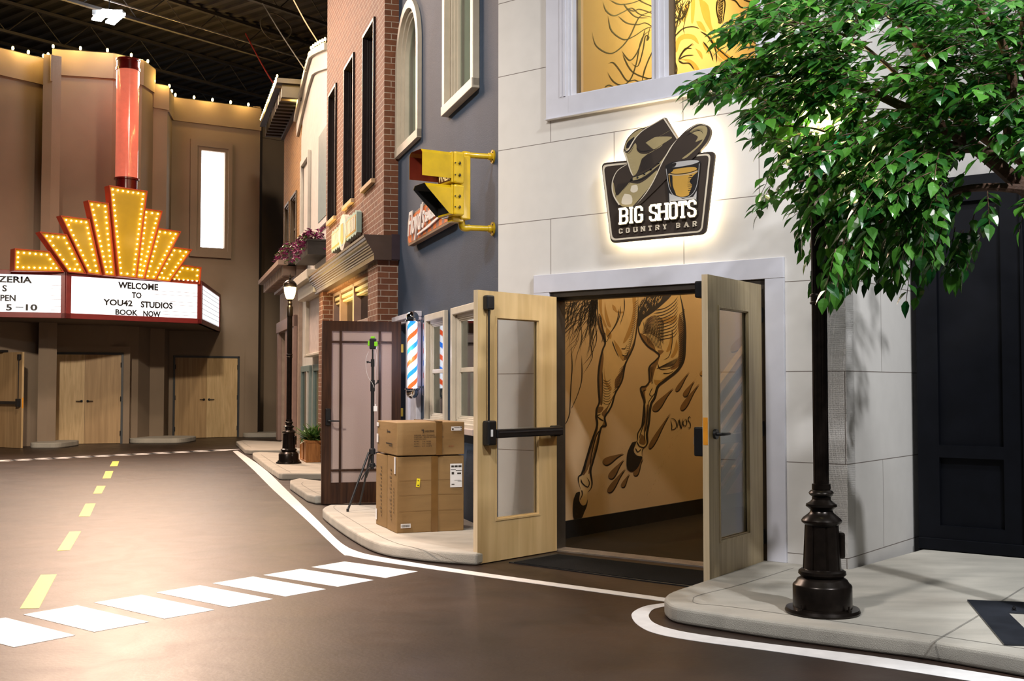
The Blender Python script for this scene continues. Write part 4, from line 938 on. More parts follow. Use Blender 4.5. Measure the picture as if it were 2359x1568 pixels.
# inner hatching
for i in range(15):
    t_ = i / 14; st_(ink, [(1085 + 60 * t_, 580 - 190 * t_), (1200 + 60 * t_, 560 - 230 * t_), (1330 + 30 * t_, 640 - 330 * t_ * .8), (1395, 720 - 260 * t_)], 6, 3)
for i in range(10):
    st_(ink, [(1110 + i * 24, 400 + i * 8), (1150 + i * 22, 560 + i * 16), (1190 + i * 20, 720 + i * 8)], 5, 3)
for i in range(11):
    y = 90 + i * 46; st_(ink, [(1250 + i * 6, y + 170 - i * 6), (1400, y + 140 - i * 5), (1520, y + 60), (1580, y - 20)], 9, 4)
for i in range(16):
    y = 560 + i * 26; st_(ink, [(1650, y - 20), (1610, y + 20), (1580, y + 60)], 7, 3)
    st_(ink, [(1580 - i * 16, 880 + i * 9), (1540 - i * 16, 960 + i * 5), (1490 - i * 13, 1010 + i * 2)], 6, 3)
for i in range(10):
    y = 1180 + i * 34; st_(ink, [(580, y), (600, y + 22), (650, y + 24), (680, y - 6)], 5, 3)
    st_(ink, [(890 - i * 13, 930 + i * 42), (860 - i * 13, 990 + i * 38), (790 - i * 9, 1060 + i * 34)], 7, 3)
for i in range(26):
    t_ = i / 25; x = 1015 - 100 * t_ ** 2 * 1.3; y = 120 + 760 * t_
    st_(ink, [(x + 24 - 10 * t_, y), (x - 8, y + 34), (x - 30 - 20 * t_, y + 44)], 6, 2)
    st_(ink, [(1668 - 26 * max(0, t_ - .7), 240 + 700 * t_), (1636 - 30 * max(0, t_ - .7), 285 + 690 * t_), (1606 - 40 * max(0, t_ - .7), 300 + 690 * t_)], 8, 3)
for i in range(14): st_(ink, [(520 + i * 5, 300 + i * 28), (545 + i * 5, 340 + i * 27), (560 + i * 4, 390 + i * 24)], 7, 3); st_(ink, [(1200 + i * 3, 1010 + i * 16), (1230, 1020 + i * 17), (1262 - i * 2, 1010 + i * 16)], 6, 2)
for p in ([(810, 200), (800, 330), (740, 470), (660, 580), (630, 620)], [(790, 240), (770, 380), (700, 520), (630, 610)], [(860, 90), (860, 260), (800, 460)], [(700, 670), (740, 780), (790, 885)], [(820, 770), (870, 770), (895, 720)], [(830, 850), (880, 870), (910, 820)], [(560, 690), (600, 560), (620, 680), (680, 560)],
          [(565, 1060), (570, 1300), (560, 1540)], [(1500, 500), (1500, 700), (1460, 870), (1380, 920)], [(1305, 960), (1340, 1040), (1440, 1040), (1560, 990)], [(1380, 1100), (1450, 1100), (1520, 1070)], [(1160, 1320), (1110, 1350), (1150, 1480)], [(1240, 1290), (1200, 1380), (1240, 1410)], [(1280, 1350), (1190, 1480), (1180, 1560)]):
    st_(ink, p, 9, 4)
for p in ([(500, 250), (440, 500), (360, 760), (320, 960)], [(590, 230), (540, 200), (500, 160), (560, 130)], [(560, 330), (490, 420), (430, 640), (395, 900)], [(1140, 0), (1130, 230), (1080, 390), (1060, 470)], [(1180, 0), (1160, 250), (1130, 400), (1140, 500)], [(280, 1000), (300, 1060), (370, 1110), (395, 1050), (360, 980)], [(290, 1150), (300, 1210), (265, 1290)], [(1030, 500), (1060, 560), (1120, 580), (1160, 540)], [(1010, 590), (1040, 640), (1090, 600)]):
    st_(ink, p, 12, 6, .0036, A2)
# tail hair
for i in range(62):
    x0 = 510 - 430 * random.random() ** 2.2; y0 = random.uniform(20, 150); ex = x0 - random.uniform(40, 460); L_ = random.uniform(300, 900) if ex > 120 else random.uniform(100, 900)
    pts = [(x0, y0)]; n_ = 7; ph = random.uniform(0, 6)
    for j in range(1, n_ + 1):
        t_ = j / n_; pts.append((x0 + (ex - x0) * t_ ** 1.1 + 16 * math.sin(ph + j * 1.9), y0 + L_ * t_ ** (1.2 if ex > 100 else .9) + 14 * math.cos(ph + j * 1.7)))
    st_(ink, pts, random.choice([4, 6, 8]), 2.5)
for i in range(26):
    x0 = random.uniform(420, 505); pts = [(x0, 60)]; dx = random.uniform(-14, 4)
    for j in range(1, 7): pts.append((x0 + dx * j + 8 * math.sin(j * 2 + i), 60 + j * random.uniform(60, 80)))
    st_(ink, pts, 6, 3)
st_(ink, [(150, 700), (165, 1000), (150, 1250), (135, 1560)] + B2([(130, 130), (90, 240), (20, 320)]), 8, 7); st_(ink, [(290, 860), (295, 1160), (250, 1350), (170, 1540)] + B2([(150, 60)]), 8, 4)
st_(ink, [(520, 480), (430, 720), (430, 900), (310, 1110)], 7, 4); st_(ink, [(480, 150), (480, 450), (490, 660), (410, 860), (300, 1000)], 7, 4)
# splash strokes
def drop(a, b, w_, f_, m1=och):
    (x0, y0), (x1, y1) = a, b; dx, dy = x1 - x0, y1 - y0; L_ = math.hypot(dx, dy); ux, uy = dx / L_, dy / L_; nx, ny = -uy, ux
    def shp(sx, sy, g): return [(x0 + sx, y0 + sy)] + [(x0 + dx * t_ + nx * w_ * g * k_ + sx, y0 + dy * t_ + ny * w_ * g * k_ + sy) for t_, k_ in ((.35, .22), (.7, .42), (.92, .40), (1.02, .15), (1.02, -.15), (.92, -.40), (.7, -.38), (.35, -.12))]
    fill(ink, FM, f_(shp(7, 13, 1)), .0016, 3); fill(m1, FM, f_(shp(0, 0, .95)), .0028, 3)
for a, b, w_ in (((1730, 1075), (1555, 1330), 60), ((1800, 1195), (1660, 1400), 75), ((1862, 1235), (1625, 1580), 85), ((1515, 1295), (1255, 1590), 110)): drop(a, b, w_, A1, umb)
for a, b, w_ in (((1475, 120), (1200, 580), 75), ((850, 660), (585, 785), 115), ((855, 740), (665, 985), 100), ((875, 860), (650, 1170), 90), ((930, 930), (830, 1105), 65), ((1110, 720), (1000, 950), 80)): drop(a, b, w_, A2, umb)
drop((1990, 1000), (1880, 1120), 60, A1); drop((2800, 330), (2300, 790), 130, A1)
for i in range(70):
    t_ = random.random(); x = 1110 + 800 * t_ ** .8 + random.gauss(0, 18); y = 1310 - 1900 * t_ + random.gauss(0, 26)
    st_(umb, [(x, y), (x + random.uniform(4, 16), y - random.uniform(10, 34))], random.uniform(4, 12), 3, .002, A2)
for i in range(40):
    t_ = random.random(); x = 350 + 560 * t_ + random.gauss(0, 10); y = 1480 - 960 * t_ + random.gauss(0, 20)
    st_(umb, [(x, y), (x + random.uniform(4, 12), y - random.uniform(8, 26))], random.uniform(3, 9), 3, .002, A2)
# signature
for p in ([(1480, 205), (1498, 290), (1500, 345), (1550, 320), (1562, 260), (1530, 205), (1478, 192)], [(1570, 325), (1592, 215), (1612, 320)], [(1572, 285), (1612, 275)], [(1598, 195), (1625, 330), (1640, 195)], [(1672, 205), (1648, 245), (1658, 290), (1684, 290), (1698, 250), (1688, 210), (1668, 203)], [(1752, 190), (1728, 172), (1716, 215), (1744, 262), (1741, 320), (1706, 312)]):
    st_(ink, p, 8, 7, .004, A2)
# upper storey of the mural
for p in ([(330, 380), (380, 540), (530, 630), (650, 580), (770, 440), (860, 250), (910, 185), (1030, 130), (1150, 60)], [(520, 190), (560, 360), (700, 465), (820, 430), (960, 340), (1100, 300)], [(460, 30), (500, 130), (590, 185), (700, 140), (800, 95), (900, 170), (1100, 215)], [(540, 0), (650, 50), (780, 40), (900, 0), (960, -40)],
          [(680, 600), (770, 710), (850, 640), (920, 480), (960, 330)], [(690, 640), (800, 840), (990, 925), (1050, 905)], [(520, 750), (580, 740), (650, 820), (740, 950), (830, 945), (900, 960), (1060, 905)], [(510, 850), (580, 960), (680, 1005), (780, 940), (850, 760), (920, 450), (1050, 340)], [(640, 190), (740, 270), (870, 290), (960, 270), (1050, 320)],
          [(750, 100), (820, 130), (900, 110), (1100, 180)], [(860, -20), (940, 30), (1100, 100)], [(700, 40), (760, 120), (850, 200), (1000, 210)], [(920, 960), (960, 800), (1050, 600), (1160, 480), (1300, 400)], [(480, 1030), (530, 1005), (600, 1035)], [(1020, 300), (980, 470), (1000, 440), (960, 430), (930, 600), (870, 780), (790, 740)]):
    st_(ink, p, 13, 8, .004, U)
for p in ([(1310, 560), (1330, 460), (1420, 400), (1540, 420), (1590, 520), (1500, 460), (1380, 480), (1330, 620)], [(1360, 700), (1480, 700), (1560, 760), (1600, 840), (1520, 800), (1440, 720)], [(1560, 250), (1620, 260), (1680, 380), (1600, 330)], [(1500, 0), (1545, 0), (1530, 240), (1500, 260)], [(1590, -20), (1700, 60), (1740, 300), (1800, 450), (1740, 380), (1640, 200)], [(1630, 500), (1700, 580), (1710, 640), (1650, 560)], [(1710, 380), (1830, 560), (2000, 700), (1900, 720), (1760, 560)], [(1550, 570), (1620, 620), (1630, 700)], [(1420, 60), (1480, 40), (1450, 200), (1400, 260)]):
    fill(och, FM, U(p), .002, 3)
for p in ([(1360, 370), (1290, 460), (1270, 600), (1290, 760), (1270, 900)], [(1300, 440), (1400, 340), (1520, 315), (1600, 340)], [(1290, 480), (1280, 650), (1330, 800), (1320, 900)], [(1350, 700), (1430, 580), (1510, 575)], [(1350, 705), (1430, 660), (1530, 650)], [(1350, 710), (1400, 745), (1480, 750), (1540, 830)], [(1610, 370), (1720, 450), (1790, 600), (1800, 740)], [(1700, 440), (1800, 560), (1960, 700), (2010, 760)], [(1640, 490), (1720, 600), (1760, 720)], [(1880, -20), (1900, 60), (1870, 280)], [(1810, 0), (1800, 120), (1830, 260)], [(1920, -20), (2020, 10), (2080, 80), (2150, 90), (2240, 60)], [(2120, 0), (2240, 40), (2280, 110)],
          [(1230, 480), (1240, 400), (1320, 260), (1420, 190), (1480, 60)], [(1220, 640), (1270, 540), (1330, 300), (1380, 100), (1440, 0)], [(1220, 260), (1300, 210), (1380, 220), (1420, 140)], [(1220, 100), (1330, 30), (1400, -20)]):
    st_(ink, p, 17, 9, .004, U)
for i in range(46):
    x0 = random.uniform(1190, 1500); y0 = random.uniform(-60, 120); pts = [(x0, y0)]
    for j in range(1, 5): pts.append((pts[-1][0] + random.uniform(-60, 25), pts[-1][1] + random.uniform(20, 90)))
    st_(ink, pts, random.choice([5, 7, 9]), 3, .004, U)
for i in range(26):
    y = -20 + i * 11; st_(ink, [(1885 - i * 1, y), (1850 + random.uniform(-10, 10), y + 22), (1815, y + 10)], 8, 4, .004, U)
for i in range(14):
    st_(ink, [(1270 + i * 5, 520 + i * 24), (1290 + i * 3, 600 + i * 20)], 12, 6, .004, U); st_(ink, [(1740 + i * 12, 600 + i * 10), (1780 + i * 10, 700 + i * 6)], 12, 5, .004, U)
for i in range(12): st_(ink, [(1360 + i * 12, 660 - i * 10), (1400 + i * 10, 600 - i * 8), (1430 + i * 9, 560 - i * 2)], 4, 2, .004, U)
hi.build('cream_paint', M_hi, mu); och.build('ochre_paint', M_och, mu); umb.build('umber_paint', M_umb, mu); ink.build('black_linework', M_ink, mu)

# ------------------------------------------------------------------ BIG SHOTS sign
sg = thing('bar_sign', FW.M, 'back-lit brown bar sign with cowboy hat and shot glass', 'sign')
S0 = zm(1360, 240, 4.6125); S1 = zm(1380, 260, 7.467)
M_brn = mat('sign_brown', (.034, .022, .015), .6, var=.08); M_crm = mat('sign_cream', (.66, .58, .45), .6, var=.03); M_olv = mat('sign_olive_tan', (.34, .27, .13), .6, var=.05)
M_amb = mat('sign_amber', (.50, .28, .045), .6, var=.04); M_gry = mat('sign_silver', (.42, .41, .40), .6, var=.04); M_ink2 = mat('sign_black', (.012, .010, .010), .5)
def P0(pts, o=.09): return [FW.P(*p, o) for p in S0(pts)]
bp_ = round_poly(P0([(104, 622), (1318, 492), (1215, 1378), (205, 1475)]), .05)
hat_out = smooth_line([(415, 660), (425, 600), (480, 450), (600, 320), (700, 265), (830, 235), (1120, 78)], 4) + smooth_line([(1130, 78), (1352, 440)], 2) + smooth_line([(1352, 440), (1480, 310), (1650, 200), (1760, 180), (1860, 215), (1908, 300), (1895, 400), (1840, 520), (1720, 665), (1600, 790), (1300, 1000), (1100, 1190)], 4) + smooth_line([(1080, 1210), (900, 1390), (640, 1610), (385, 1615), (256, 1437), (215, 1308), (222, 1146), (300, 1000), (470, 880)], 4) + [(480, 870)]
hat_poly = [FW.P(*p, .09) for p in S1(hat_out)]
MB().prism(bp_, .05, .075).build('board', M_brn, sg, bevel=.003)
MB().prism(hat_poly, .052, .088).build('hat_board', M_brn, sg)
def shrink(poly, k):
    cx_ = sum(p[0] for p in poly) / len(poly); cz_ = sum(p[1] for p in poly) / len(poly)
    return [(cx_ + (p[0] - cx_) * k, cz_ + (p[1] - cz_) * k) for p in poly]
mb = MB()
mb.prism(shrink(bp_, .955), .018, .046); mb.prism([(a * .96 + .04 * .98, b * .96 + .04 * 3.2) for a, b in hat_poly], .020, .048)
mb.build('halo_light', mat('warm_led_halo', (1, .9, .7), .5, emit=20, ecol=(1, .80, .50)), sg)
# cream border
ring_o = round_poly(P0([(124, 646), (1282, 520), (1190, 1358), (219, 1450)], .076), .045); ring_i = round_poly(P0([(144, 664), (1262, 540), (1174, 1342), (236, 1430)], .076), .038)
mb = MB(); n = len(ring_o); mb.add([(p[0], -.0765, p[1]) for p in ring_o + ring_i], [(i, (i + 1) % n, n + (i + 1) % n, n + i) for i in range(n)]); mb.build('cream_border', M_crm, sg)
olv, crm, dk, amb, gry = MB(), MB(), MB(), MB(), MB()
def f1(mb, p, o=.0885, k=3, sm=True): fill(mb, FW, S1(p), o, k, sm)
def r1(mb, p, w_, w2=None, o=.0895, tp=True): ribbon(mb, FW, S1(p), w_ / 7.467, (w2 or w_) / 7.467, o, 5, tp)
f1(olv, [(430, 680), (500, 680), (560, 610), (620, 520), (645, 560), (650, 640), (720, 700), (860, 695), (1000, 610), (1090, 540), (1050, 590), (860, 690), (740, 790), (700, 900), (660, 1010), (600, 1080), (550, 1010), (470, 800)])
f1(olv, [(800, 515), (900, 450), (1000, 410), (1250, 412), (1180, 480), (1090, 535), (960, 620), (900, 600)])
f1(olv, [(582, 1112), (690, 1080), (800, 1030), (1000, 900), (1165, 705), (1100, 835), (1000, 920), (850, 1040), (720, 1120), (592, 1162)], .0886)
f1(olv, [(520, 1195), (600, 1210), (700, 1210), (830, 1130), (1000, 985), (960, 1110), (880, 1260), (780, 1380), (640, 1540), (560, 1610), (400, 1605), (300, 1500), (245, 1370), (232, 1250), (250, 1200), (300, 1420), (400, 1330)], .0886)
f1(olv, [(1560, 330), (1640, 260), (1760, 215), (1855, 250), (1850, 370), (1760, 530), (1650, 640), (1500, 770), (1430, 780), (1560, 680), (1700, 560), (1780, 455), (1660, 500), (1700, 420), (1660, 380)], .0886)
f1(olv, [(440, 620), (455, 540), (540, 400), (650, 310), (760, 270), (640, 400), (590, 480), (540, 580), (480, 650)], .0886)
f1(dk, [(465, 610), (480, 520), (560, 440), (610, 420), (560, 540), (510, 600)], .0889)
f1(dk, [(1340, 560), (1480, 430), (1600, 400), (1660, 460), (1600, 560), (1480, 680), (1440, 780), (1380, 760)], .0888) if False else None
f1(crm, [(1100, 95), (1130, 90), (1352, 440), (1335, 450), (1115, 115)], .0895, 2, False)
r1(crm, [(1350, 445), (1250, 570), (1160, 720), (1080, 860), (980, 1080), (880, 1270), (760, 1440), (640, 1575)], 20, 12)
r1(crm, [(480, 885), (320, 990), (238, 1150), (226, 1300), (262, 1440), (350, 1580)], 8, 26, tp=False)
r1(crm, [(1500, 320), (1650, 215), (1760, 190), (1860, 225)], 8); r1(crm, [(425, 640), (480, 800), (545, 1000), (590, 1090)], 30, 14); r1(crm, [(450, 660), (510, 620), (580, 500), (660, 390), (800, 270), (1110, 100)], 24, 10)
f1(crm, [(560, 1250), (650, 1240), (665, 1330), (600, 1370), (540, 1340)], .0892); f1(crm, [(440, 1390), (555, 1420), (560, 1560), (400, 1568), (395, 1480)], .0892)
for i in range(12): r1(crm, [(500 + i * 5, 700 + i * 26), (580 + i * 6, 712 + i * 26)], 9, 3); 
for i in range(11): r1(dk, [(720 - i * 3, 800 + i * 22), (820 + i * 4, 740 + i * 20), (900 + i * 5, 690 + i * 18)], 9, 3, .0889)
for i in range(13): r1(dk, [(280 + i * 22, 1470 - i * 22), (300 + i * 20, 1330 - i * 14), (330 + i * 17, 1210 - i * 2)], 10, 4, .0889)
for i in range(9): r1(olv, [(1010 + i * 22, 420 - i * 12), (1150 + i * 14, 340 - i * 8)], 7, 2, .0889)
for i in range(7): r1(dk, [(790 + i * 14, 500 + i * 16), (860 + i * 12, 560 + i * 8)], 10, 3, .0889); r1(dk, [(1500 + i * 30, 400 - i * 18), (1640 + i * 20, 290 + i * 4), (1790, 270 + i * 16)], 7, 3, .0889)
r1(dk, [(460, 665), (520, 690), (600, 570)], 8); r1(dk, [(655, 600), (720, 660), (900, 640)], 10); r1(dk, [(580, 1165), (700, 1150), (870, 1060), (1060, 880)], 24, 12); r1(dk, [(575, 1100), (700, 1065), (860, 980), (1100, 780)], 8)
# shot glass
f1(dk, [(1140, 905), (1250, 845), (1450, 812), (1650, 800), (1748, 830), (1735, 1000), (1705, 1200), (1695, 1400), (1690, 1600), (1195, 1640), (1188, 1440), (1165, 1150)], .0896, 2, False)
f1(gry, [(1200, 925), (1280, 860), (1450, 825), (1640, 812), (1725, 832), (1620, 880), (1450, 915), (1300, 935)], .0899)
f1(dk, [(1165, 920), (1290, 860), (1330, 870), (1290, 930)], .0901)
f1(amb, [(1195, 1050), (1270, 1000), (1290, 965), (1480, 935), (1640, 930), (1690, 965), (1680, 1100), (1640, 1270), (1560, 1400), (1440, 1440), (1330, 1415), (1250, 1320), (1210, 1180)], .0899)
r1(dk, [(1200, 1030), (1300, 1052), (1480, 1040), (1640, 1000), (1692, 960), (1640, 925), (1500, 930), (1290, 965), (1200, 1020)], 14, 14, .0901, False); r1(gry, [(1190, 1058), (1330, 1072), (1520, 1055), (1700, 1000)], 9, 9, .0902, False)
f1(dk, [(1210, 1070), (1260, 1075), (1270, 1250), (1325, 1410), (1240, 1300)], .0901); f1(dk, [(1690, 1020), (1690, 1130), (1660, 1280), (1590, 1390), (1540, 1420), (1600, 1250), (1560, 1180), (1620, 1080)], .0901)
for i in range(9): r1(dk, [(1610, 1070 + i * 36), (1560 - (i % 2) * 20, 1080 + i * 36), (1510 + abs(i - 4) * 8, 1085 + i * 34)], 16, 4, .0901)
r1(gry, [(1155, 960), (1180, 1150), (1215, 1310), (1290, 1420), (1440, 1455), (1560, 1430), (1650, 1330), (1700, 1150), (1725, 870)], 10, 10, .0902, False)
f1(gry, [(1205, 1380), (1240, 1400), (1440, 1475), (1620, 1440), (1680, 1340), (1670, 1560), (1640, 1560), (1640, 1480), (1240, 1520), (1215, 1560)], .0901, 2, False)
for mb, m_, nm in ((olv, M_olv, 'olive_paint'), (crm, M_crm, 'cream_paint'), (dk, M_ink2, 'black_paint'), (amb, M_amb, 'amber_paint'), (gry, M_gry, 'silver_paint')): mb.build(nm, m_, sg)
for x, y in ((560, 1145), (662, 1110), (780, 1050), (893, 970), (1025, 860)):
    p = FW.P(*S1([(x, y)])[0], .09); o = MB().ball((p[0], -.088, p[1]), .0095, 12).build('stud', mat('shiny_black_stud', (.01, .01, .01), .15), sg, smooth=True)
# lettering: blocky western capitals drawn with strokes
def oct_(x0, x1, y0, y1, c=.28): 
    w_, h_ = x1 - x0, y1 - y0; cx_ = w_ * c; cy_ = w_ * c
    return [(x0, y0 + cy_), (x0 + cx_, y0), (x1 - cx_, y0), (x1, y0 + cy_), (x1, y1 - cy_), (x1 - cx_, y1), (x0 + cx_, y1), (x0, y1 - cy_)]
GL = {'B': [[(0, 0), (0, 1), (.75, 1), (1, .85), (1, .62), (.8, .5), (1, .38), (1, .15), (.75, 0), (0, 0)], [(0, .5), (.8, .5)], [(-.15, 1), (0, 1)], [(-.15, 0), (0, 0)]],
      'I': [[(.5, 0), (.5, 1)], [(.22, 0), (.78, 0)], [(.22, 1), (.78, 1)]],
      'G': [[(1, .75), (1, .88), (.78, 1), (.22, 1), (0, .88), (0, .12), (.22, 0), (.78, 0), (1, .12), (1, .45), (.6, .45)]],
      'S': [[(1, .78), (1, .88), (.78, 1), (.22, 1), (0, .88), (0, .66), (.2, .55), (.8, .45), (1, .34), (1, .12), (.78, 0), (.22, 0), (0, .12), (0, .24)]],
      'H': [[(.05, 0), (.05, 1)], [(.95, 0), (.95, 1)], [(.05, .5), (.95, .5)], [(-.12, 0), (.22, 0)], [(.78, 0), (1.12, 0)], [(-.12, 1), (.22, 1)], [(.78, 1), (1.12, 1)]],
      'O': [[(0, .12), (0, .88), (.22, 1), (.78, 1), (1, .88), (1, .12), (.78, 0), (.22, 0), (0, .12)]],
      'T': [[(.5, 0), (.5, 1)], [(0, .8), (0, 1), (1, 1), (1, .8)], [(.25, 0), (.75, 0)]],
      'C': [[(1, .75), (1, .88), (.78, 1), (.22, 1), (0, .88), (0, .12), (.22, 0), (.78, 0), (1, .12), (1, .25)]],
      'U': [[(0, 1), (0, .12), (.22, 0), (.78, 0), (1, .12), (1, 1)], [(-.15, 1), (.2, 1)], [(.8, 1), (1.15, 1)]],
      'N': [[(0, 0), (0, 1), (1, 0), (1, 1)], [(-.15, 0), (.2, 0)], [(.8, 1), (1.15, 1)]],
      'R': [[(0, 0), (0, 1), (.75, 1), (1, .85), (1, .62), (.75, .5), (0, .5)], [(.5, .5), (1, 0)], [(-.15, 0), (.2, 0)]],
      'Y': [[(0, 1), (.5, .5), (1, 1)], [(.5, .5), (.5, 0)], [(.25, 0), (.75, 0)]],
      'A': [[(0, 0), (.5, 1), (1, 0)], [(.18, .35), (.82, .35)], [(-.15, 0), (.18, 0)], [(.82, 0), (1.15, 0)]]}
def glyph(mb, ch, s0, s1, z0, z1, wd, o0, o1):
    h_ = wd / 2; x0, x1, y0, y1 = s0 + h_, s1 - h_, z0 + h_, z1 - h_
    for k_, pl_ in enumerate(GL[ch]):
        q = [(x0 + (x1 - x0) * a, y0 + (y1 - y0) * b) for a, b in pl_]
        for i in range(len(q) - 1):
            a, b = Vector(q[i]), Vector(q[i + 1]); d = (b - a).normalized(); nn = Vector((-d.y, d.x)) * h_; e = d * h_ * .55
            mb.prism([tuple(a - e + nn), tuple(a - e - nn), tuple(b + e - nn), tuple(b + e + nn)], o0, o1 + .0002 * (i % 3))
M_neon = mat('lit_cream_letter', (.9, .8, .6), .5, emit=.95, ecol=(1, .82, .56))
def word(items, z0, z1, wd, o0, o1, nm, m_, back=None):
    for ch, x0, x1 in items:
        a = FW.P(*S0([(x0, 1180)])[0], o1)[0]; b = FW.P(*S0([(x1, 1180)])[0], o1)[0]
        if back: mb = MB(); glyph(mb, ch, a - back, b + back, z0 - back, z1 + back, wd + back * 2, .0885, o0 - .004); mb.build('letter_backing', M_ink2, sg)
        mb = MB(); glyph(mb, ch, a, b, z0, z1, wd, o0, o1); mb.build(nm, m_, sg)
zt0 = FW.P(*S0([(330, 1275)])[0], .11)[1]; zt1 = FW.P(*S0([(330, 1100)])[0], .11)[1]
word([('B', 305, 392), ('I', 398, 458), ('G', 465, 550), ('S', 622, 706), ('H', 712, 818), ('O', 832, 918), ('T', 932, 1018), ('S', 1030, 1118)], zt0, zt1, .0155, .096, .112, 'lit_letter', M_neon, .006)
zc0 = FW.P(*S0([(320, 1376)])[0], .08)[1]; zc1 = FW.P(*S0([(320, 1322)])[0], .08)[1]
word([('C', 302, 336), ('O', 376, 412), ('U', 455, 495), ('N', 534, 575), ('T', 613, 648), ('R', 690, 728), ('Y', 768, 806), ('B', 912, 948), ('A', 994, 1040), ('R', 1086, 1124)], zc0, zc1, .008, .078, .090, 'letter', M_crm)
MB().wb(.75, .77, 2.75, 3.1, 0, .05).wb(1.25, 1.27, 2.7, 3.1, 0, .05).build('standoff', M_black, sg)
# ------------------------------------------------------------------ street lamps
M_iron = mat('bronze_black_iron', (.018, .013, .010), .28, .6, var=.3, scale=20)
M_globe = mat('lit_frosted_globe', (1, .9, .6), .3, emit=5, ecol=(1, .78, .34))
def lamp_post(x, y, z, label, collar=True, group=None):
    t = thing('street_lamp', T3(x, y, z), label, 'street lamp')
    MB().lathe([(.208, 0), (.212, .012), (.205, .028), (.17, .034)], n=40).build('flange', M_iron, t, smooth=True)
    for k in range(4):
        a = math.radians(35 + 90 * k); MB().lathe([(.014, 0), (.014, .014), (.007, .015), (.007, .032)], (.188 * math.cos(a), .188 * math.sin(a), .028), 6).build('anchor_bolt', M_iron, t)
    pr = [(.166, .03), (.166, .155), (.160, .165), (.150, .172), (.140, .19), (.118, .205), (.125, .212), (.135, .222), (.132, .238), (.118, .248), (.108, .252)]
    MB().lathe(pr, n=40).build('drum', M_iron, t, smooth=True)
    n = 40; vs = []; fs = []
    sk = MB(); lv = [(.108, .25), (.094, .51)]
    prof_ = []
    for r_, z_ in lv:
        for k in range(80):
            a = 2 * math.pi * k / 80; g = .006 if (k % 10) in (0,) else 0; vs.append(((r_ - g) * math.cos(a), (r_ - g) * math.sin(a), z_))
    sk.add(vs, [(k, (k + 1) % 80, 80 + (k + 1) % 80, 80 + k) for k in range(80)]); sk.build('tapered_skirt', M_iron, t, smooth=True)
    h = MB().box(.088, .125, -.045, .045, .31, .46).build('access_cover', M_iron, t, bevel=.014, seg=3)
    MB().lathe([(.094, .50), (.112, .515), (.114, .527), (.105, .54), (.085, .556), (.066, .572), (.062, .585), (.075, .597), (.088, .607), (.086, .620), (.065, .632), (.053, .645), (.053, .662), (.066, .672), (.071, .683), (.064, .695), (.05, .702), (.053, .705), (.053, .735), (.044, .737)], n=36).build('turned_rings', M_iron, t, smooth=True)
    vs = []; N_ = 48
    for z_ in (.72, 2.50):
        for k in range(N_):
            a = 2 * math.pi * k / N_; r_ = .0435 - (.0028 if k % 4 == 0 else 0); vs.append((r_ * math.cos(a), r_ * math.sin(a), z_))
    MB().add(vs, [(k, (k + 1) % N_, N_ + (k + 1) % N_, N_ + k) for k in range(N_)]).build('fluted_pole', M_iron, t)
    zc = 1.77
    MB().lathe([(.044, zc), (.052, zc + .004), (.054, zc + .012), (.048, zc + .018), (.048, zc + .045), (.054, zc + .051), (.052, zc + .06), (.044, zc + .064)], n=30).build('pole_collar', M_iron, t, smooth=True)
    MB().lathe([(.044, 2.46), (.052, 2.47), (.052, 2.62), (.045, 2.63), (.034, 2.65), (.040, 2.67), (.040, 2.69), (.030, 2.705), (.030, 2.72), (.042, 2.735), (.055, 2.75)], n=30).build('fitter', M_iron, t, smooth=True)
    MB().lathe([(.045, 2.752), (.065, 2.775), (.085, 2.83), (.098, 2.90), (.102, 2.965)], n=30).build('glass_globe', M_globe, t, smooth=True)
    c_ = MB().lathe([(.106, 2.955), (.112, 2.965), (.110, 3.01), (.098, 3.03), (.075, 3.055), (.045, 3.075), (.02, 3.085)], n=30).build('cap', M_iron, t, smooth=True)
    MB().lathe([(.015, 3.08), (.022, 3.095), (.022, 3.11), (.012, 3.125), (.016, 3.14), (.006, 3.165), (.001, 3.19)], n=16).build('finial', M_iron, c_, smooth=True)
    return t
pl_ = G(1895, 1410, .1); lamp_post(pl_[0], pl_[1], .1, 'near black street lamp with its head buried in leaves')
point('near_lamp_glow', (pl_[0] - .02, pl_[1] - .17, 2.98), 16, .08, (1, .80, .40))
pl2 = G(665, 1067, .1); lamp_post(pl2[0], pl2[1], .1, 'far black street lamp with bright yellow globe beside the fern planter')
point('far_lamp_glow', (pl2[0], pl2[1] - .2, 2.95), 22, .08, (1, .74, .36))

# street name blades on the near lamp
ss = thing('street_sign', T3(pl_[0], pl_[1], 2.72), 'teal green street name blades half hidden in the leaves', 'sign')
M_sgn = mat('teal_green_sign', (.010, .27, .20), .4, var=.05)
for k, (ang, z_, L_) in enumerate(((14, .14, .62), (-30, -.06, .60))):
    a = math.radians(ang); M_ = Matrix.Translation((pl_[0], pl_[1], 2.72 + z_)) @ Matrix.Rotation(a, 4, 'Z')
    b_ = MB().box(.06, .06 + L_, -.003, .003, -.045, .045).box(.06, .06 + L_, -.009, .009, .04, .052).build('blade', M_sgn, ss, M_, bevel=.001)
    MB().box(.035, .085, -.02, .02, -.05, .05).build('bracket', M_sgn, ss, M_)

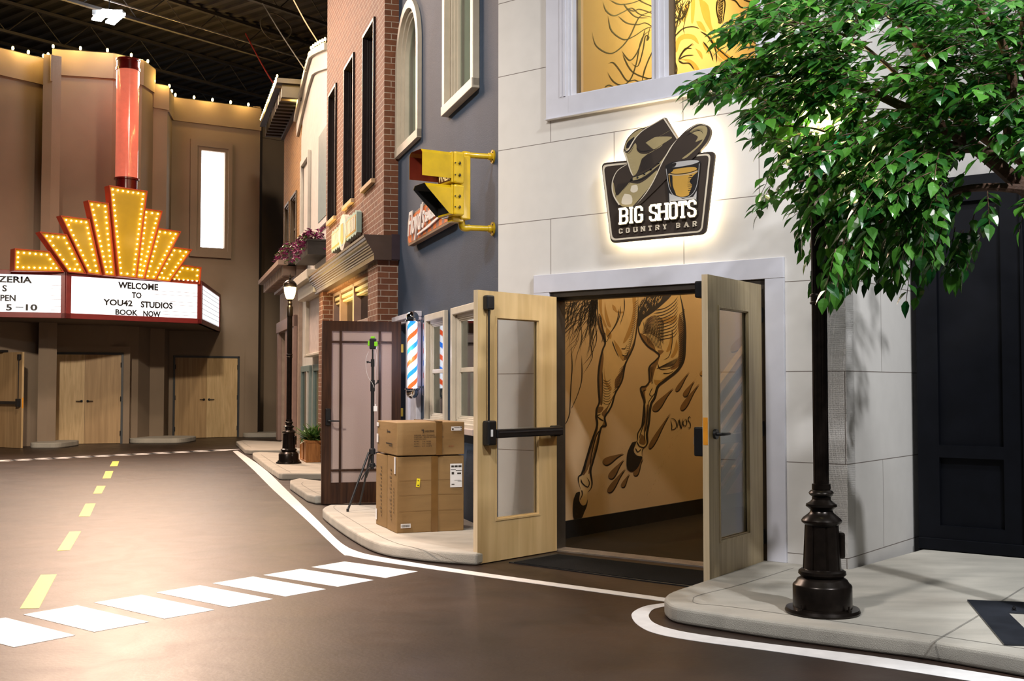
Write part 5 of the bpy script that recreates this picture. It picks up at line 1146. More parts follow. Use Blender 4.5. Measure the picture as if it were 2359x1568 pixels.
# ------------------------------------------------------------------ pedestrian signal
M_sigy = mat('worn_signal_yellow', (.60, .395, .006), .34, var=.16, scale=6, coat=.3)
M_sigd = mat('oxide_red_visor_inside', (.16, .018, .008), .45, var=.2)
sbse = -.152; P_ = FA.W(sbse, 0, .0)
ax = FA.W(sbse, 0, .30)      # vertical pipe axis
tsig = thing('pedestrian_signal', T3(ax.x, ax.y, 2.85), 'yellow two-section walk signal on pipe brackets beside the blue wall', 'traffic signal')
for z_ in (3.479, 2.82):
    dn = 1 if z_ > 3 else -1
    a = FA.W(sbse, z_, 0); b = FA.W(sbse, z_, .23); c_ = FA.W(sbse, z_, .285); d_ = Vector((ax.x, ax.y, z_ - .055 * dn)); e_ = Vector((ax.x, ax.y, z_ - .12 * dn))
    arm = MB().tube([a, b], .026, 16).tube([b - (b - a) * .02, b + (c_ - b) * .2], .031, 16).tube(smooth_line([tuple(b), tuple(c_), tuple(d_), tuple(e_)], 5), .032, 16).build('pipe_arm', M_sigy, tsig, Matrix.Identity(4), smooth=True)
    fr_ = FA.at(sbse, 0.0, z_)
    fl_ = MB().tube([(0, 0, 0), (0, -.016, 0)], .062, 24).tube([(0, -.012, 0), (0, -.05, 0)], .034, 16).build('flange', M_sigy, tsig, fr_, smooth=True)
    for k in range(4): 
        a_ = math.radians(45 + 90 * k); MB().tube([(.047 * math.cos(a_), -.014, .047 * math.sin(a_)), (.047 * math.cos(a_), -.022, .047 * math.sin(a_))], .007, 6).build('bolt', M_black, fl_, fr_)
face = Vector((-.86, -.51, 0)).normalized()
FP = Frame((ax.x, ax.y), (-face.y, face.x))          # s to the viewer's right, o along the facing direction
FP = Frame((ax.x, ax.y), (face.y * -1, face.x)) 
if Vector((*FP.N, 0)).dot(face) < 0: FP = Frame((ax.x, ax.y), (face.y, -face.x))
zz0, zz1, zm_ = 2.905, 3.475, 3.185
MB().wb(-.075, .075, zz0 - .02, zz1 - .015, -.055, .045).build('back_spine', M_sigy, tsig, FP.M, bevel=.012, seg=3)
for k, (a, b) in enumerate(((zm_ + .004, zz1), (zz0, zm_ - .004))):
    hd = MB().wb(-.145, .145, a, b, .045, .15).build('housing', M_sigy, tsig, FP.M, bevel=.02, seg=3)
    MB().wb(-.135, .135, a + .006, b - .006, .15, .172).build('door_rim', M_sigy, hd, FP.M, bevel=.006)
    MB().wb(-.118, .118, a + .025, b - .025, .172, .176).build('lens', mat('amber_dark_lens', (.10, .035, .006), .3) if k == 0 else mat('black_lens', (.012, .012, .012), .35), hd, FP.M)
    tx = MB()
    if k == 0:
        MB().text('DONT', -.10, .10, a + .15, a + .225, .1775, .001, bold=.02).build('lettering', mat('signal_cream_letters', (.80, .62, .28), .5, emit=.35), hd, FP.M); tx.text('WALK', -.108, .108, a + .032, a + .115, .1775, .001, bold=.02); tx.build('lettering', mat('signal_cream_letters', (.80, .62, .28), .5, emit=.35), hd, FP.M)
        oc = (.125, b - .012, a + .012, .29, .34, .085)
    else:
        tx.text('WALK', -.108, .108, a + .10, a + .19, .1775, .001, bold=.02); tx.build('lettering', mat('signal_grey_letters', (.085, .08, .075), .5), hd, FP.M)
        oc = (.125, b - .012, a + .012, .25, .30, .0)
    # visor: top, two sides, thin shell; upper is a square box, lower is cut away
    w_, zt_, zb_, dt, ds, cut = oc; o0_ = .168
    th = .004
    def vis(off, m_, nm):
        mb = MB(); W_ = w_ + off; T_ = zt_ + off
        lowf = zt_ - .055 if k else zb_ + .035
        pr_ = [(W_, zb_ if k else zb_ + .03), (W_, T_ - .03), (W_ - .03, T_), (-W_ + .03, T_), (-W_, T_ - .03), (-W_, zb_ if k else zb_ + .03)]
        back = [(s_, -(o0_), z_) for s_, z_ in pr_]
        front = [(s_, -(o0_ + dt), max(z_, lowf) if k else z_) for s_, z_ in pr_]
        if k == 1: front = [(s_, -(o0_ + (dt if z_ > zt_ - .06 else .02)), z_) for s_, z_ in pr_]
        mb.add(back + front, [(i, i + 1, 7 + i, 6 + i) for i in range(5)])
        o_ = mb.build(nm, m_, hd, FP.M)
        return o_
    vis(.004, M_sigy, 'visor'); vis(-.001, M_sigd if k == 0 else mat('visor_black_inside', (.008, .008, .008), .6), 'visor_lining')
    for z_ in (a + .07, b - .11):
        MB().tube([(.145, -.10, z_), (.165, -.10, z_)], .009, 8).tube([(.157, -.10, z_ - .016), (.157, -.10, z_ + .016)], .005, 6).tube([(.150, -.145, z_), (.160, -.145, z_)], .007, 6).build('latch', M_black, hd, FP.M)
MB().wb(-.05, .05, zz0 - .045, zz0, .0, .12).build('bottom_hub', M_sigy, tsig, FP.M, bevel=.01)

# ------------------------------------------------------------------ barber shop sign
bs = thing('shop_sign', FA.M, 'orange plaid shop sign with white script, on the blue wall', 'sign')
a0 = FA.P(945, 512, .06); 
s0_, s1_, z0_, z1_ = -3.47, -1.35, 3.045, 3.42
M_org = mat('sign_orange', (.70, .17, .03), .5, var=.05); M_mau = mat('sign_mauve', (.26, .14, .11), .5, var=.05); M_side = mat('sign_tan_edge', (.22, .13, .07), .6)
sh_ = [(s0_ + .05, z0_), (s1_ - .06, z0_), (s1_, z0_ + .06), (s1_, z1_ - .10), (s1_ - .10, z1_ - .02), (s0_ + .9, z1_), (s0_ + .06, z1_ - .03), (s0_, z1_ - .09), (s0_, z0_ + .05)]
MB().prism(sh_, .02, .09).build('board', M_side, bs, bevel=.004)
inn_ = [(s0_ + .04 + (p[0] - s0_) * .965, z0_ + .03 + (p[1] - z0_) * .86) for p in sh_]
MB().flat(inn_, .0915).build('orange_face', M_org, bs)
mb = MB()
for i in range(8): x = s0_ + .22 + i * .25; mb.flat([(x, z0_ + .035), (x + .11, z0_ + .035), (x + .11, z1_ - .06), (x, z1_ - .06)], .0922)
mb.build('plaid_bands', M_mau, bs)
M_wl = mat('white_letters', (.82, .80, .78), .4, var=.03)
MB().text("Floyd's", s0_ + .10, s0_ + .98, z0_ + .02, z1_ + .02, .10, .012, shear=.35, bold=.008).build('script_lettering', M_wl, bs)
MB().text('BARBERSHOP', s0_ + 1.02, s1_ - .1, z0_ + .15, z0_ + .26, .10, .012, bold=.02).build('lettering', M_wl, bs)
MB().prism([(s0_ + .60, z0_ + .055), (s0_ + 1.2, z0_ + .075), (s1_ - .2, z0_ + .13), (s1_ - .22, z0_ + .145), (s0_ + 1.2, z0_ + .105), (s0_ + .62, z0_ + .075)], .10, .112).build('underline', M_wl, bs)

# sign on the brick
b2 = thing('saw_edged_sign', FA.M, 'cream and teal saw-edged sign with oval, above the brick cornice', 'sign')
M_mint = mat('mint_edge', (.34, .46, .42), .5, var=.05); M_tan2 = mat('tan_sign_face', (.62, .38, .14), .5, var=.05); M_cr2 = mat('cream_sign', (.72, .66, .58), .5, var=.05)
mb = MB(); x0_, x1_ = -8.5, -6.05
top_, bot_ = [], []
n_ = 22
for i in range(n_ + 1):
    x = x0_ + (x1_ - x0_) * i / n_; top_.append((x, 3.84 + (.035 if i % 2 else 0))); bot_.append((x, 3.55 - (.035 if i % 2 else 0)))
mb.prism(bot_ + top_[::-1], .20, .27); mb.build('board', M_mint, b2)
MB().prism([(x0_ + .06, 3.58), (x1_ - .06, 3.58), (x1_ - .06, 3.81), (x0_ + .06, 3.81)], .27, .275).build('tan_face', M_tan2, b2)
MB().prism([(-7.27 + .34 * math.cos(t), 3.70 + .27 * math.sin(t)) for t in [i * math.pi / 16 for i in range(32)]], .20, .285).build('oval', M_cr2, b2)
MB().prism([(-7.27 + .24 * math.cos(t), 3.70 + .20 * math.sin(t)) for t in [i * math.pi / 16 for i in range(32)]], .285, .288).build('oval_blue', mat('pale_blue_face', (.42, .56, .66), .5), b2)
MB().prism([(-7.40, 3.60), (-7.33, 3.53), (-7.20, 3.53), (-7.13, 3.60), (-7.16, 3.83), (-7.37, 3.83)], .288, .294).build('emblem', M_tan2, b2)
mb = MB()
for i in range(6): mb.prism([(x0_ + .10 + i * .135, 3.60), (x0_ + .19 + i * .135, 3.60), (x0_ + .20 + i * .135, 3.79), (x0_ + .11 + i * .135, 3.79)], .275, .283)
for i in range(6): mb.prism([(-6.88 + i * .13, 3.60), (-6.80 + i * .13, 3.60), (-6.79 + i * .13, 3.79), (-6.87 + i * .13, 3.79)], .275, .283)
mb.build('lettering', M_cr2, b2)

# ------------------------------------------------------------------ barber pole
sp_ = -2.97; ob = .135
bpo = thing('barber_pole', FA.at(sp_, ob, 1.25), 'lit barber pole with chrome domes and red blue stripes', 'barber pole')
M_chr = mat('chrome', (.75, .75, .78), .06, 1.0, var=.02)
def pole_mat():
    m = bpy.data.materials.new('spiral_stripes'); m.use_nodes = True; nt = m.node_tree; N = nt.nodes; L = nt.links; b = N['Principled BSDF']
    tc = N.new('ShaderNodeTexCoord'); sp = N.new('ShaderNodeSeparateXYZ'); L.new(tc.outputs['Object'], sp.inputs[0])
    at = N.new('ShaderNodeMath'); at.operation = 'ARCTAN2'; L.new(sp.outputs[1], at.inputs[0]); L.new(sp.outputs[0], at.inputs[1])
    dv_ = N.new('ShaderNodeMath'); dv_.operation = 'DIVIDE'; dv_.inputs[1].default_value = 2 * math.pi; L.new(at.outputs[0], dv_.inputs[0])
    zm2 = N.new('ShaderNodeMath'); zm2.operation = 'MULTIPLY'; zm2.inputs[1].default_value = -3.55; L.new(sp.outputs[2], zm2.inputs[0])
    ad = N.new('ShaderNodeMath'); ad.operation = 'ADD'; L.new(dv_.outputs[0], ad.inputs[0]); L.new(zm2.outputs[0], ad.inputs[1])
    fr = N.new('ShaderNodeMath'); fr.operation = 'FRACT'; L.new(ad.outputs[0], fr.inputs[0])
    rp = N.new('ShaderNodeValToRGB'); rp.color_ramp.interpolation = 'CONSTANT'; e = rp.color_ramp.elements
    e[0].position = 0; e[0].color = (.95, .95, 1, 1); e[1].position = .28; e[1].color = (.85, .10, .02, 1)
    x = e.new(.50); x.color = (.95, .95, 1, 1); x = e.new(.78); x.color = (.02, .22, .85, 1)
    L.new(fr.outputs[0], rp.inputs[0]); L.new(rp.outputs[0], b.inputs['Base Color']); L.new(rp.outputs[0], b.inputs['Emission Color']); b.inputs['Emission Strength'].default_value = 1.5; b.inputs['Roughness'].default_value = .3
    return m
MB().lathe([(.056, .125), (.056, .875)], n=32).build('striped_cylinder', pole_mat(), bpo, smooth=True)
MB().lathe([(.060, .12), (.060, .88)], n=32).build('glass_tube', glass('tube_glass', (.97, .97, 1), .05), bpo, smooth=True)
for z_, sg_ in ((.875, 1), (.125, -1)):
    MB().lathe([(.066, z_), (.086, z_ + .006 * sg_), (.086, z_ + .022 * sg_), (.072, z_ + .03 * sg_), (.072, z_ + .045 * sg_), (.068, z_ + .075 * sg_), (.052, z_ + .102 * sg_), (.028, z_ + .118 * sg_), (.002, z_ + .124 * sg_)], n=32).build('chrome_dome', M_chr, bpo, smooth=True)
    MB().box(-.008, .008, .07, ob, z_ - .005, z_ + .02).build('bracket', M_chr, bpo)
MB().box(-.02, .02, ob - .012, ob - .002, .04, .93).build('back_rail', M_chr, bpo, bevel=.003)
point('barber_pole_glow', tuple(FA.W(sp_ + .12, 1.75, ob + .10)), 5, .06, (.80, .80, 1))

# ------------------------------------------------------------------ cartons
M_card = mat('corrugated_cardboard', (.25, .15, .055), .75, var=.07, scale=3, bump=.06, bscale=40, stretch=(1, 1, 6))
M_tape = mat('clear_brown_tape', (.17, .09, .028), .18, var=.1); M_pr = mat('printed_ink', (.03, .025, .02), .6); M_yel = mat('yellow_sticker', (.85, .72, .02), .5)
bd = Vector((.935, .355)).normalized()
def carton(x, y, z, w_, dep, h_, label, rot=0, puff=.006):
    c_, s_ = math.cos(rot), math.sin(rot); d_ = (bd.x * c_ - bd.y * s_, bd.x * s_ + bd.y * c_)
    fr = Frame((x, y), d_); M_ = Matrix.Translation((0, 0, z)) @ fr.M
    t = thing('carton', M_, label, 'cardboard box')
    mb = MB(); nx, nz = 8, 8
    # body with slightly bulged faces
    vs = []; idx = {}
    def V(i, j, k):
        if (i, j, k) not in idx:
            u, v, w2 = i / nx, j / 4, k / nz; X, Y, Z = u * w_, v * dep, w2 * h_
            if j == 0: Y -= puff * math.sin(math.pi * u) * math.sin(math.pi * w2)
            if i == 0: X -= puff * math.sin(math.pi * v) * math.sin(math.pi * w2)
            if i == nx: X += puff * math.sin(math.pi * v) * math.sin(math.pi * w2)
            if k == nz: Z += puff * math.sin(math.pi * u) * math.sin(math.pi * v)
            idx[(i, j, k)] = len(vs); vs.append((X, Y, Z))
        return idx[(i, j, k)]
    fs = []
    for i in range(nx):
        for k in range(nz): fs.append((V(i, 0, k), V(i + 1, 0, k), V(i + 1, 0, k + 1), V(i, 0, k + 1))); fs.append((V(i, 4, k + 1), V(i + 1, 4, k + 1), V(i + 1, 4, k), V(i, 4, k)))
    for j in range(4):
        for k in range(nz): fs.append((V(0, j + 1, k), V(0, j, k), V(0, j, k + 1), V(0, j + 1, k + 1))); fs.append((V(nx, j, k), V(nx, j + 1, k), V(nx, j + 1, k + 1), V(nx, j, k + 1)))
    for i in range(nx):
        for j in range(4): fs.append((V(i, j, nz), V(i + 1, j, nz), V(i + 1, j + 1, nz), V(i, j + 1, nz))); fs.append((V(i, j + 1, 0), V(i + 1, j + 1, 0), V(i + 1, j, 0), V(i, j, 0)))
    mb.add(vs, fs); mb.build('body', M_card, t, bevel=.006, seg=2)
    return t, fr, M_
PF = .0075
base = G(913.7, 1228.5, .1)
t1, fr1, M1 = carton(base[0], base[1], .1, .622, .33, .672, 'large cardboard carton with yellow sticker under the stacked box')
MB().wb(.315, .375, .0, .672, PF, PF + .0015).build('tape', M_tape, t1)
mb = MB().wb(.0, .62, .58, .584, PF - .002, PF + .0005); 
mb = MB()
for z_ in (.33, .19, .46): mb.wb(.02, .60, z_, z_ + .0025, PF, PF + .001)
mb.build('crease', mat('cardboard_crease', (.17, .10, .035), .8), t1)
y_ = MB().add([(.172, -PF - .002, .405), (.205, -PF - .002, .400), (.212, -PF - .002, .475), (.180, -PF - .002, .480)], [(0, 1, 2, 3)]).build('yellow_sticker', M_yel, t1)
MB().wb(.185, .20, .412, .422, PF + .002, PF + .003).wb(.188, .198, .455, .462, PF + .002, PF + .003).build('print', M_pr, y_)
l_ = MB().wb(.49, .602, .39, .60, PF, PF + .002).build('shipping_label', M_lab, t1)
mb = MB()
for i, (a, b, c_, d_) in enumerate(((.50, .525, .567, .585), (.53, .56, .567, .585), (.566, .596, .567, .585), (.495, .542, .545, .549), (.542, .598, .537, .543), (.556, .592, .506, .52), (.503, .526, .505, .527), (.53, .59, .45, .453), (.56, .597, .442, .445), (.503, .53, .412, .42))): mb.wb(a, b, c_, d_, PF + .002, PF + .003)
mb.build('label_print', M_pr, l_)
l2 = MB().wb(.035, .125, .045, .082, PF, PF + .002).build('barcode_label', M_lab, t1)
mb = MB()
for i in range(16): mb.wb(.043 + i * .0046, .0445 + i * .0046 + .0012 * (i % 3 == 0), .052, .075, PF + .002, PF + .003)
mb.build('barcode', M_pr, l2)
l3 = MB().box(-PF - .002, -PF, .02, .06, .52, .668).build('side_label', M_lab, t1)
mb = MB()
for i in range(14): mb.box(-PF - .001, -PF, .16, .18 + .02 * (i % 3), .10 + i * .034, .115 + i * .034)
for i in range(8): mb.box(-PF - .001, -PF, .07, .09, .17 + i * .03, .185 + i * .03)
mb.build('side_print', mat('faded_print', (.14, .09, .04), .7), t1)
base2 = fr1.W(.0 + .005, 0, -.375)
t2, fr2, M2 = carton(base2.x, base2.y, .1, .60, .36, .665, 'tall narrow-looking carton standing behind the large carton', rot=math.radians(1.5))
mb = MB()
for i in range(14): mb.box(-PF - .001, -PF, .14, .16 + .02 * (i % 3), .10 + i * .034, .115 + i * .034)
mb.build('side_print', MATS['faded_print'], t2); MB().box(-PF - .002, -PF, .30, .345, .05, .15).build('side_label', M_lab, t2)
base3 = G(917, 1051.5, .785); base3 = fr1.W(-.005, 0, .012)
t3, fr3, M3 = carton(base3.x, base3.y, .782, .628, .70, .292, 'printed lighting carton lying on top of the two upright cartons', puff=.009)
PF3 = .0085
MB().wb(.36, .415, .0, .29, PF3, PF3 + .0015).build('tape', M_tape, t3); MB().box(.355, .42, .0, .70, .2925, .3005).build('top_tape', M_tape, t3)
mb = MB().text('LIGHTING', .255, .34, .206, .222, PF3 + .001, .0005, shear=.3, bold=.02).text('ORDER NO. PO05651', .155, .345, .172, .183, PF3 + .001, .0005).text('ITEM NO.: SA332-GA-SGAU22-GA', .155, .43, .156, .166, PF3 + .001, .0005).text('CARTON NO.:', .155, .27, .139, .149, PF3 + .001, .0005)
mb.text('N.W.:    3.6  KGS', .155, .31, .118, .128, PF3 + .001, .0005).text('G.W.:    7.1  KGS', .155, .31, .097, .107, PF3 + .001, .0005).text('MEAS.:  3.7  CUFT', .155, .32, .076, .086, PF3 + .001, .0005)
mb.prism([(.237, .235), (.247, .222), (.245, .203), (.235, .190), (.240, .205), (.238, .222)], PF3 + .001, PF3 + .002).prism([(.222, .226), (.232, .230), (.236, .220), (.228, .212)], PF3 + .001, PF3 + .002)
mb.build('printed_lettering', M_pr, t3)
MB().text('PTF', .478, .525, .070, .082, PF3 + .001, .0005).build('red_stamp', mat('faded_red_ink', (.25, .05, .02), .7), t3)
l_ = MB().wb(.50, .60, .215, .252, PF3, PF3 + .002).build('barcode_label', M_lab, t3)
MB().wb(.507, .522, .221, .236, PF3 + .002, PF3 + .003).wb(.587, .597, .238, .25, PF3 + .002, PF3 + .003).wb(.589, .597, .218, .226, PF3 + .002, PF3 + .003).wb(.528, .58, .24, .244, PF3 + .002, PF3 + .003).build('print', M_pr, l_)
mb = MB()
mb.text('LIGHTING', -.10, .02, .206, .222, .001, .0005)
M_rot = Matrix.Identity(4)
sp3 = MB()
for i in range(10): sp3.box(-PF3 - .001, -PF3, .13 + i * .022, .145 + i * .022, .095, .104)
for i in range(4): sp3.box(-PF3 - .001, -PF3, .13 + i * .03, .15 + i * .03, .078, .086)
sp3.box(-PF3 - .001, -PF3, .30, .31, .19, .225).box(-PF3 - .001, -PF3, .20, .29, .198, .212)
sp3.build('side_print', M_pr, t3)
MB().box(-PF3 - .002, -PF3, .63, .69, .09, .17).box(-PF3 - .002, -PF3, .62, .69, .24, .275).build('side_label', M_lab, t3)

# ------------------------------------------------------------------ laser level on its tripod
tx_, ty_ = -1.475, 11.95
tr = thing('laser_level_tripod', T3(tx_, ty_, .1), 'black tripod with green laser level before the brown door', 'tripod')
M_tri = mat('tripod_black', (.012, .012, .013), .4, var=.1); M_grn = mat('lime_green_plastic', (.22, .62, .02), .35, var=.05, emit=.05, ecol=(.2, .7, 0))
feet = [G(801, 1178, .1), G(829, 1163, .1), (tx_ + .28, ty_ + .02)]
for f_ in feet:
    lx, ly = f_[0] - tx_, f_[1] - ty_; n_ = math.hypot(lx, ly)
    lg = MB().tube([(lx / n_ * .045, ly / n_ * .045, .60), (lx, ly, .012)], .0115, 10).tube([(lx, ly, .03), (lx, ly, .0)], .014, 10).build('leg', M_tri, tr, smooth=True)
    MB().tube([(lx * .45, ly * .45, .32), (lx / n_ * .02, ly / n_ * .02, .48)], .006, 8).build('brace', M_tri, lg)
MB().lathe([(.028, .575), (.034, .58), (.034, .63), (.026, .64)], n=20).build('hub', M_tri, tr, smooth=True)
MB().lathe([(.026, .44), (.03, .445), (.03, .48), (.026, .485)], n=20).build('brace_hub', M_tri, tr, smooth=True)
MB().tube([(0, 0, .42), (0, 0, 1.25)], .018, 14).tube([(0, 0, 1.24), (0, 0, 1.36)], .024, 14).tube([(0, 0, 1.3), (0, 0, 1.56)], .0145, 14).tube([(0, 0, 1.5), (0, 0, 1.58)], .02, 14).tube([(0, 0, 1.55), (0, 0, 1.68)], .010, 12).build('centre_column', M_tri, tr, smooth=True)
MB().tube([(.02, 0, 1.31), (.055, -.005, 1.335)], .009, 8).tube([(.055, -.005, 1.325), (.06, -.005, 1.36)], .010, 8).build('clamp_knob', M_tri, tr)
MB().tube([(-.015, 0, 1.545), (-.055, 0, 1.55)], .007, 8).tube([(-.05, 0, 1.54), (-.055, 0, 1.56)], .012, 8).build('clamp_knob', M_tri, tr)
MB().tube([(0, 0, 1.66), (0, 0, 1.69)], .006, 8).build('mount_screw', M_chr, tr)
lv = MB().box(-.032, .038, -.035, .035, 1.685, 1.80).build('laser_body', M_tri, tr, bevel=.01)
MB().box(-.05, -.028, -.03, .03, 1.72, 1.775).box(.02, .056, -.048, -.02, 1.715, 1.765).box(-.02, .024, -.03, .03, 1.798, 1.822).build('green_window', M_grn, lv, bevel=.006)
cb = MB().tube(smooth_line([(-.04, -.04, 1.66), (-.065, -.05, 1.58), (-.06, -.05, 1.46), (-.035, -.045, 1.38), (0, -.035, 1.33), (.02, -.03, 1.28)], 5), .0022, 6).tube(smooth_line([(.03, -.045, 1.68), (.045, -.045, 1.6), (.035, -.05, 1.4), (.04, -.04, 1.28), (.036, -.045, 1.12)], 5), .0022, 6).build('white_cable', mat('white_plastic', (.75, .72, .7), .4), tr, smooth=True)
MB().box(.018, .056, -.055, -.035, 1.03, 1.085).tube([(.037, -.045, 1.08), (.037, -.045, 1.11)], .007, 8).build('charger_plug', MATS['white_plastic'], tr, bevel=.004)

# ------------------------------------------------------------------ plants
def leaf_mat(name, c1, c2, rough=.3, trans=.2):
    m = bpy.data.materials.new(name); m.use_nodes = True; nt = m.node_tree; N = nt.nodes; L = nt.links; b = N['Principled BSDF']
    g = N.new('ShaderNodeNewGeometry'); rp = N.new('ShaderNodeValToRGB'); rp.color_ramp.elements[0].color = (*c1, 1); rp.color_ramp.elements[1].color = (*c2, 1)
    L.new(g.outputs['Random Per Island'], rp.inputs[0]); L.new(rp.outputs[0], b.inputs['Base Color']); b.inputs['Roughness'].default_value = rough; b.inputs['Coat Weight'].default_value = .15; b.inputs['Coat Roughness'].default_value = .25
    tl = N.new('ShaderNodeBsdfTranslucent'); L.new(rp.outputs[0], tl.inputs[0]); mx = N.new('ShaderNodeMixShader'); mx.inputs[0].default_value = trans
    out = [n for n in N if n.type == 'OUTPUT_MATERIAL'][0]; L.new(b.outputs[0], mx.inputs[1]); L.new(tl.outputs[0], mx.inputs[2]); L.new(mx.outputs[0], out.inputs[0])
    MATS[name] = m; return m
def blade(mb, p, d, L_, w_, up=None, fold=.25, droop=.15, shape=((0, .05), (.12, .55), (.35, 1), (.62, .8), (.86, .3), (1, 0))):
    d = Vector(d).normalized(); up = Vector(up or (0, 0, 1)); sd = d.cross(up)
    if sd.length < 1e-3: sd = d.orthogonal()
    sd.normalize(); nn = sd.cross(d).normalized(); vs = []; fs = []
    for t_, w2 in shape:
        c_ = Vector(p) + d * L_ * t_ - nn * droop * L_ * t_ * t_; ww = sd * w_ / 2 * w2; ht = nn * fold * w_ / 2 * w2
        vs += [c_ - ww + ht, c_, c_ + ww + ht]
    k = len(shape)
    for i in range(k - 1): fs += [(3 * i, 3 * i + 1, 3 * i + 4, 3 * i + 3), (3 * i + 1, 3 * i + 2, 3 * i + 5, 3 * i + 4)]
    mb.add(vs, fs)
random.seed(11)
# fern planter box
M_cedar = wood('cedar_orange', (.30, .12, .03), (.46, .20, .055), .5, 3, (12, 12, 1.5))
pa = Vector(G(706, 1065, .1)); 
fpn = Frame(tuple(FA.W(-9.95, 0, .68))[:2], FA.D)
pq = Frame((pa.x, pa.y), (FA.N[0] * -1, FA.N[1] * -1))
pt = thing('fern_planter', T3(pa.x, pa.y, .1) @ pq.M.to_3x3().to_4x4(), 'cedar planter box of green ferns behind the far lamp post', 'planter')
Mx = pt.matrix_world.copy(); Lp, Wp, Hp = .42, .85, .36      # across the pavement, along it, height
MB().box(0, Lp, 0, Wp, .02, Hp).build('box', M_cedar, pt)
mb = MB().box(-.015, Lp + .01, -.015, Wp + .015, Hp - .03, Hp + .01).box(-.012, Lp + .01, -.012, Wp + .012, 0.0, .03)
for x in (-.015, Lp - .02): mb.box(x, x + .035, -.015, .02, 0, Hp); mb.box(x, x + .035, Wp - .02, Wp + .015, 0, Hp)
mb.box(-.012, .0, Wp * .5 - .02, Wp * .5 + .02, 0, Hp); mb.build('rails', M_cedar, pt, bevel=.003)
fm = MB()
for i in range(150):
    x, y = random.uniform(.05, Lp - .05), random.uniform(.05, Wp - .05); a = random.uniform(0, 6.28); el = random.uniform(.3, 1.3); L_ = random.uniform(.22, .42)
    blade(fm, (x, y, Hp), (math.cos(a) * math.cos(el), math.sin(a) * math.cos(el), math.sin(el)), L_, random.uniform(.05, .085), droop=.5, fold=.2)
fm.build('fern_leaves', leaf_mat('fern_green', (.018, .065, .012), (.10, .20, .05), .4), pt)
# flower boxes
def flowerbox(s0, s1, z0, z1, o0, o1, label):
    t = thing('flower_box', FA.M, label, 'flower box', 'flower boxes under the upstairs windows')
    MB().wb(s0, s1, z0, z1, o0, o1).wb(s0 - .02, s1 + .02, z1 - .02, z1 + .01, o0, o1 + .02).build('trough', mat('black_trough', (.02, .018, .017), .6), t)
    fm = MB(); gm = MB()
    for i in range(420):
        u = random.random(); s_ = s0 + (s1 - s0) * u; o_ = random.uniform(o0 + .04, o1 + .10); z = z1 + random.uniform(-.16, .22) - max(0, o_ - o1) * 1.4
        tgt = fm if random.random() < .7 else gm
        for k in range(3):
            a = random.uniform(0, 6.28); blade(tgt, (s_, -o_, z), (math.cos(a), math.sin(a), random.uniform(-.6, .8)), random.uniform(.05, .09), .05, droop=.2)
    fm.build('blossoms', leaf_mat('magenta_petals', (.10, .006, .055), (.30, .02, .16), .7, .15) if 'magenta_petals' not in MATS else MATS['magenta_petals'], t)
    gm.build('leaves', MATS['fern_green'], t)
fa_ = FA.P(738, 560, .40); fb_ = FA.P(700, 612, .40)
flowerbox(-12.3, -10.4, 3.72, 3.98, .06, .42, 'magenta flower box nearer the red brick wall'); flowerbox(-15.8, -13.3, 3.98 - .12, 4.20 - .06, .06, .42, 'magenta flower box farther off below the white trimmed window')
# tree
M_bark = mat('reddish_bark', (.115, .055, .030), .7, var=.35, scale=9, bump=.6, bscale=50)
tc0 = Vector((3.15, 6.15, .1))
tree = thing('street_tree', T3(*tc0), 'leafy ficus tree reaching in over the near street lamp', 'tree')
def px3(x, y, Y): r = ray(x, y); t_ = Y / r[1]; return Vector((r[0] * t_, Y, EYE + r[2] * t_))
MB().tube([(0, 0, 0), (.02, .0, 1.0), (-.03, .02, 1.9), (-.08, 0, 2.4)], [.085, .07, .065, .06], 14).build('trunk', M_bark, tree, T3(*tc0) @ Matrix.Identity(4), smooth=True)
top_ = tc0 + Vector((-.08, 0, 2.35))
Z4 = zm(1560, 0, 2.148)
def br(pts, r0, r1, Ys):
    px_ = Z4(pts); P_ = [px3(x, y, Ys[0] + (Ys[1] - Ys[0]) * i / (len(px_) - 1)) for i, (x, y) in enumerate(px_)]
    P_ = [Vector(p) for p in smooth_line([tuple(p) for p in P_], 5)]; n_ = len(P_)
    return P_, [r0 + (r1 - r0) * i / (n_ - 1) for i in range(n_)]
brs = [([(1900, 1050), (1716, 930), (1600, 830), (1420, 690), (1240, 590), (1100, 520), (940, 450), (760, 400), (520, 380), (300, 360)], .050, .006, (6.15, 5.9)),
       ([(1900, 960), (1716, 790), (1640, 750), (1500, 660), (1300, 500), (1240, 300), (1120, 140), (1040, 70), (900, -40)], .046, .012, (6.15, 6.3)),
       ([(1850, 950), (1716, 935), (1550, 925), (1400, 940), (1280, 990), (1160, 1030), (1000, 1100), (850, 1200)], .030, .006, (6.1, 5.9)),
       ([(1716, 780), (1600, 755), (1440, 740), (1300, 760), (1160, 790), (980, 800), (760, 860), (600, 900)], .024, .005, (6.12, 5.8)),
       ([(1500, 740), (1400, 710), (1250, 715), (1160, 740), (900, 720), (700, 640), (500, 620)], .016, .004, (6.1, 6.3)),
       ([(1660, 760), (1640, 600), (1660, 400), (1600, 200), (1500, 60), (1420, -60)], .035, .010, (6.1, 5.7)),
       ([(1220, 500), (1100, 380), (1000, 290), (880, 200), (700, 130), (480, 100)], .014, .004, (6.1, 6.0)),
       ([(1660, 420), (1500, 330), (1380, 300), (1240, 340), (1100, 330)], .018, .005, (6.0, 5.6)),
       ([(1900, 700), (1800, 500), (1700, 300), (1716, 60)], .03, .01, (6.1, 5.8))]
nodes = []
for pts, r0, r1, Ys in brs:
    P_, R_ = br(pts, r0, r1, Ys); MB().tube(P_, R_, 9).build('branch', M_bark, tree, Matrix.Identity(4), smooth=True); nodes += P_
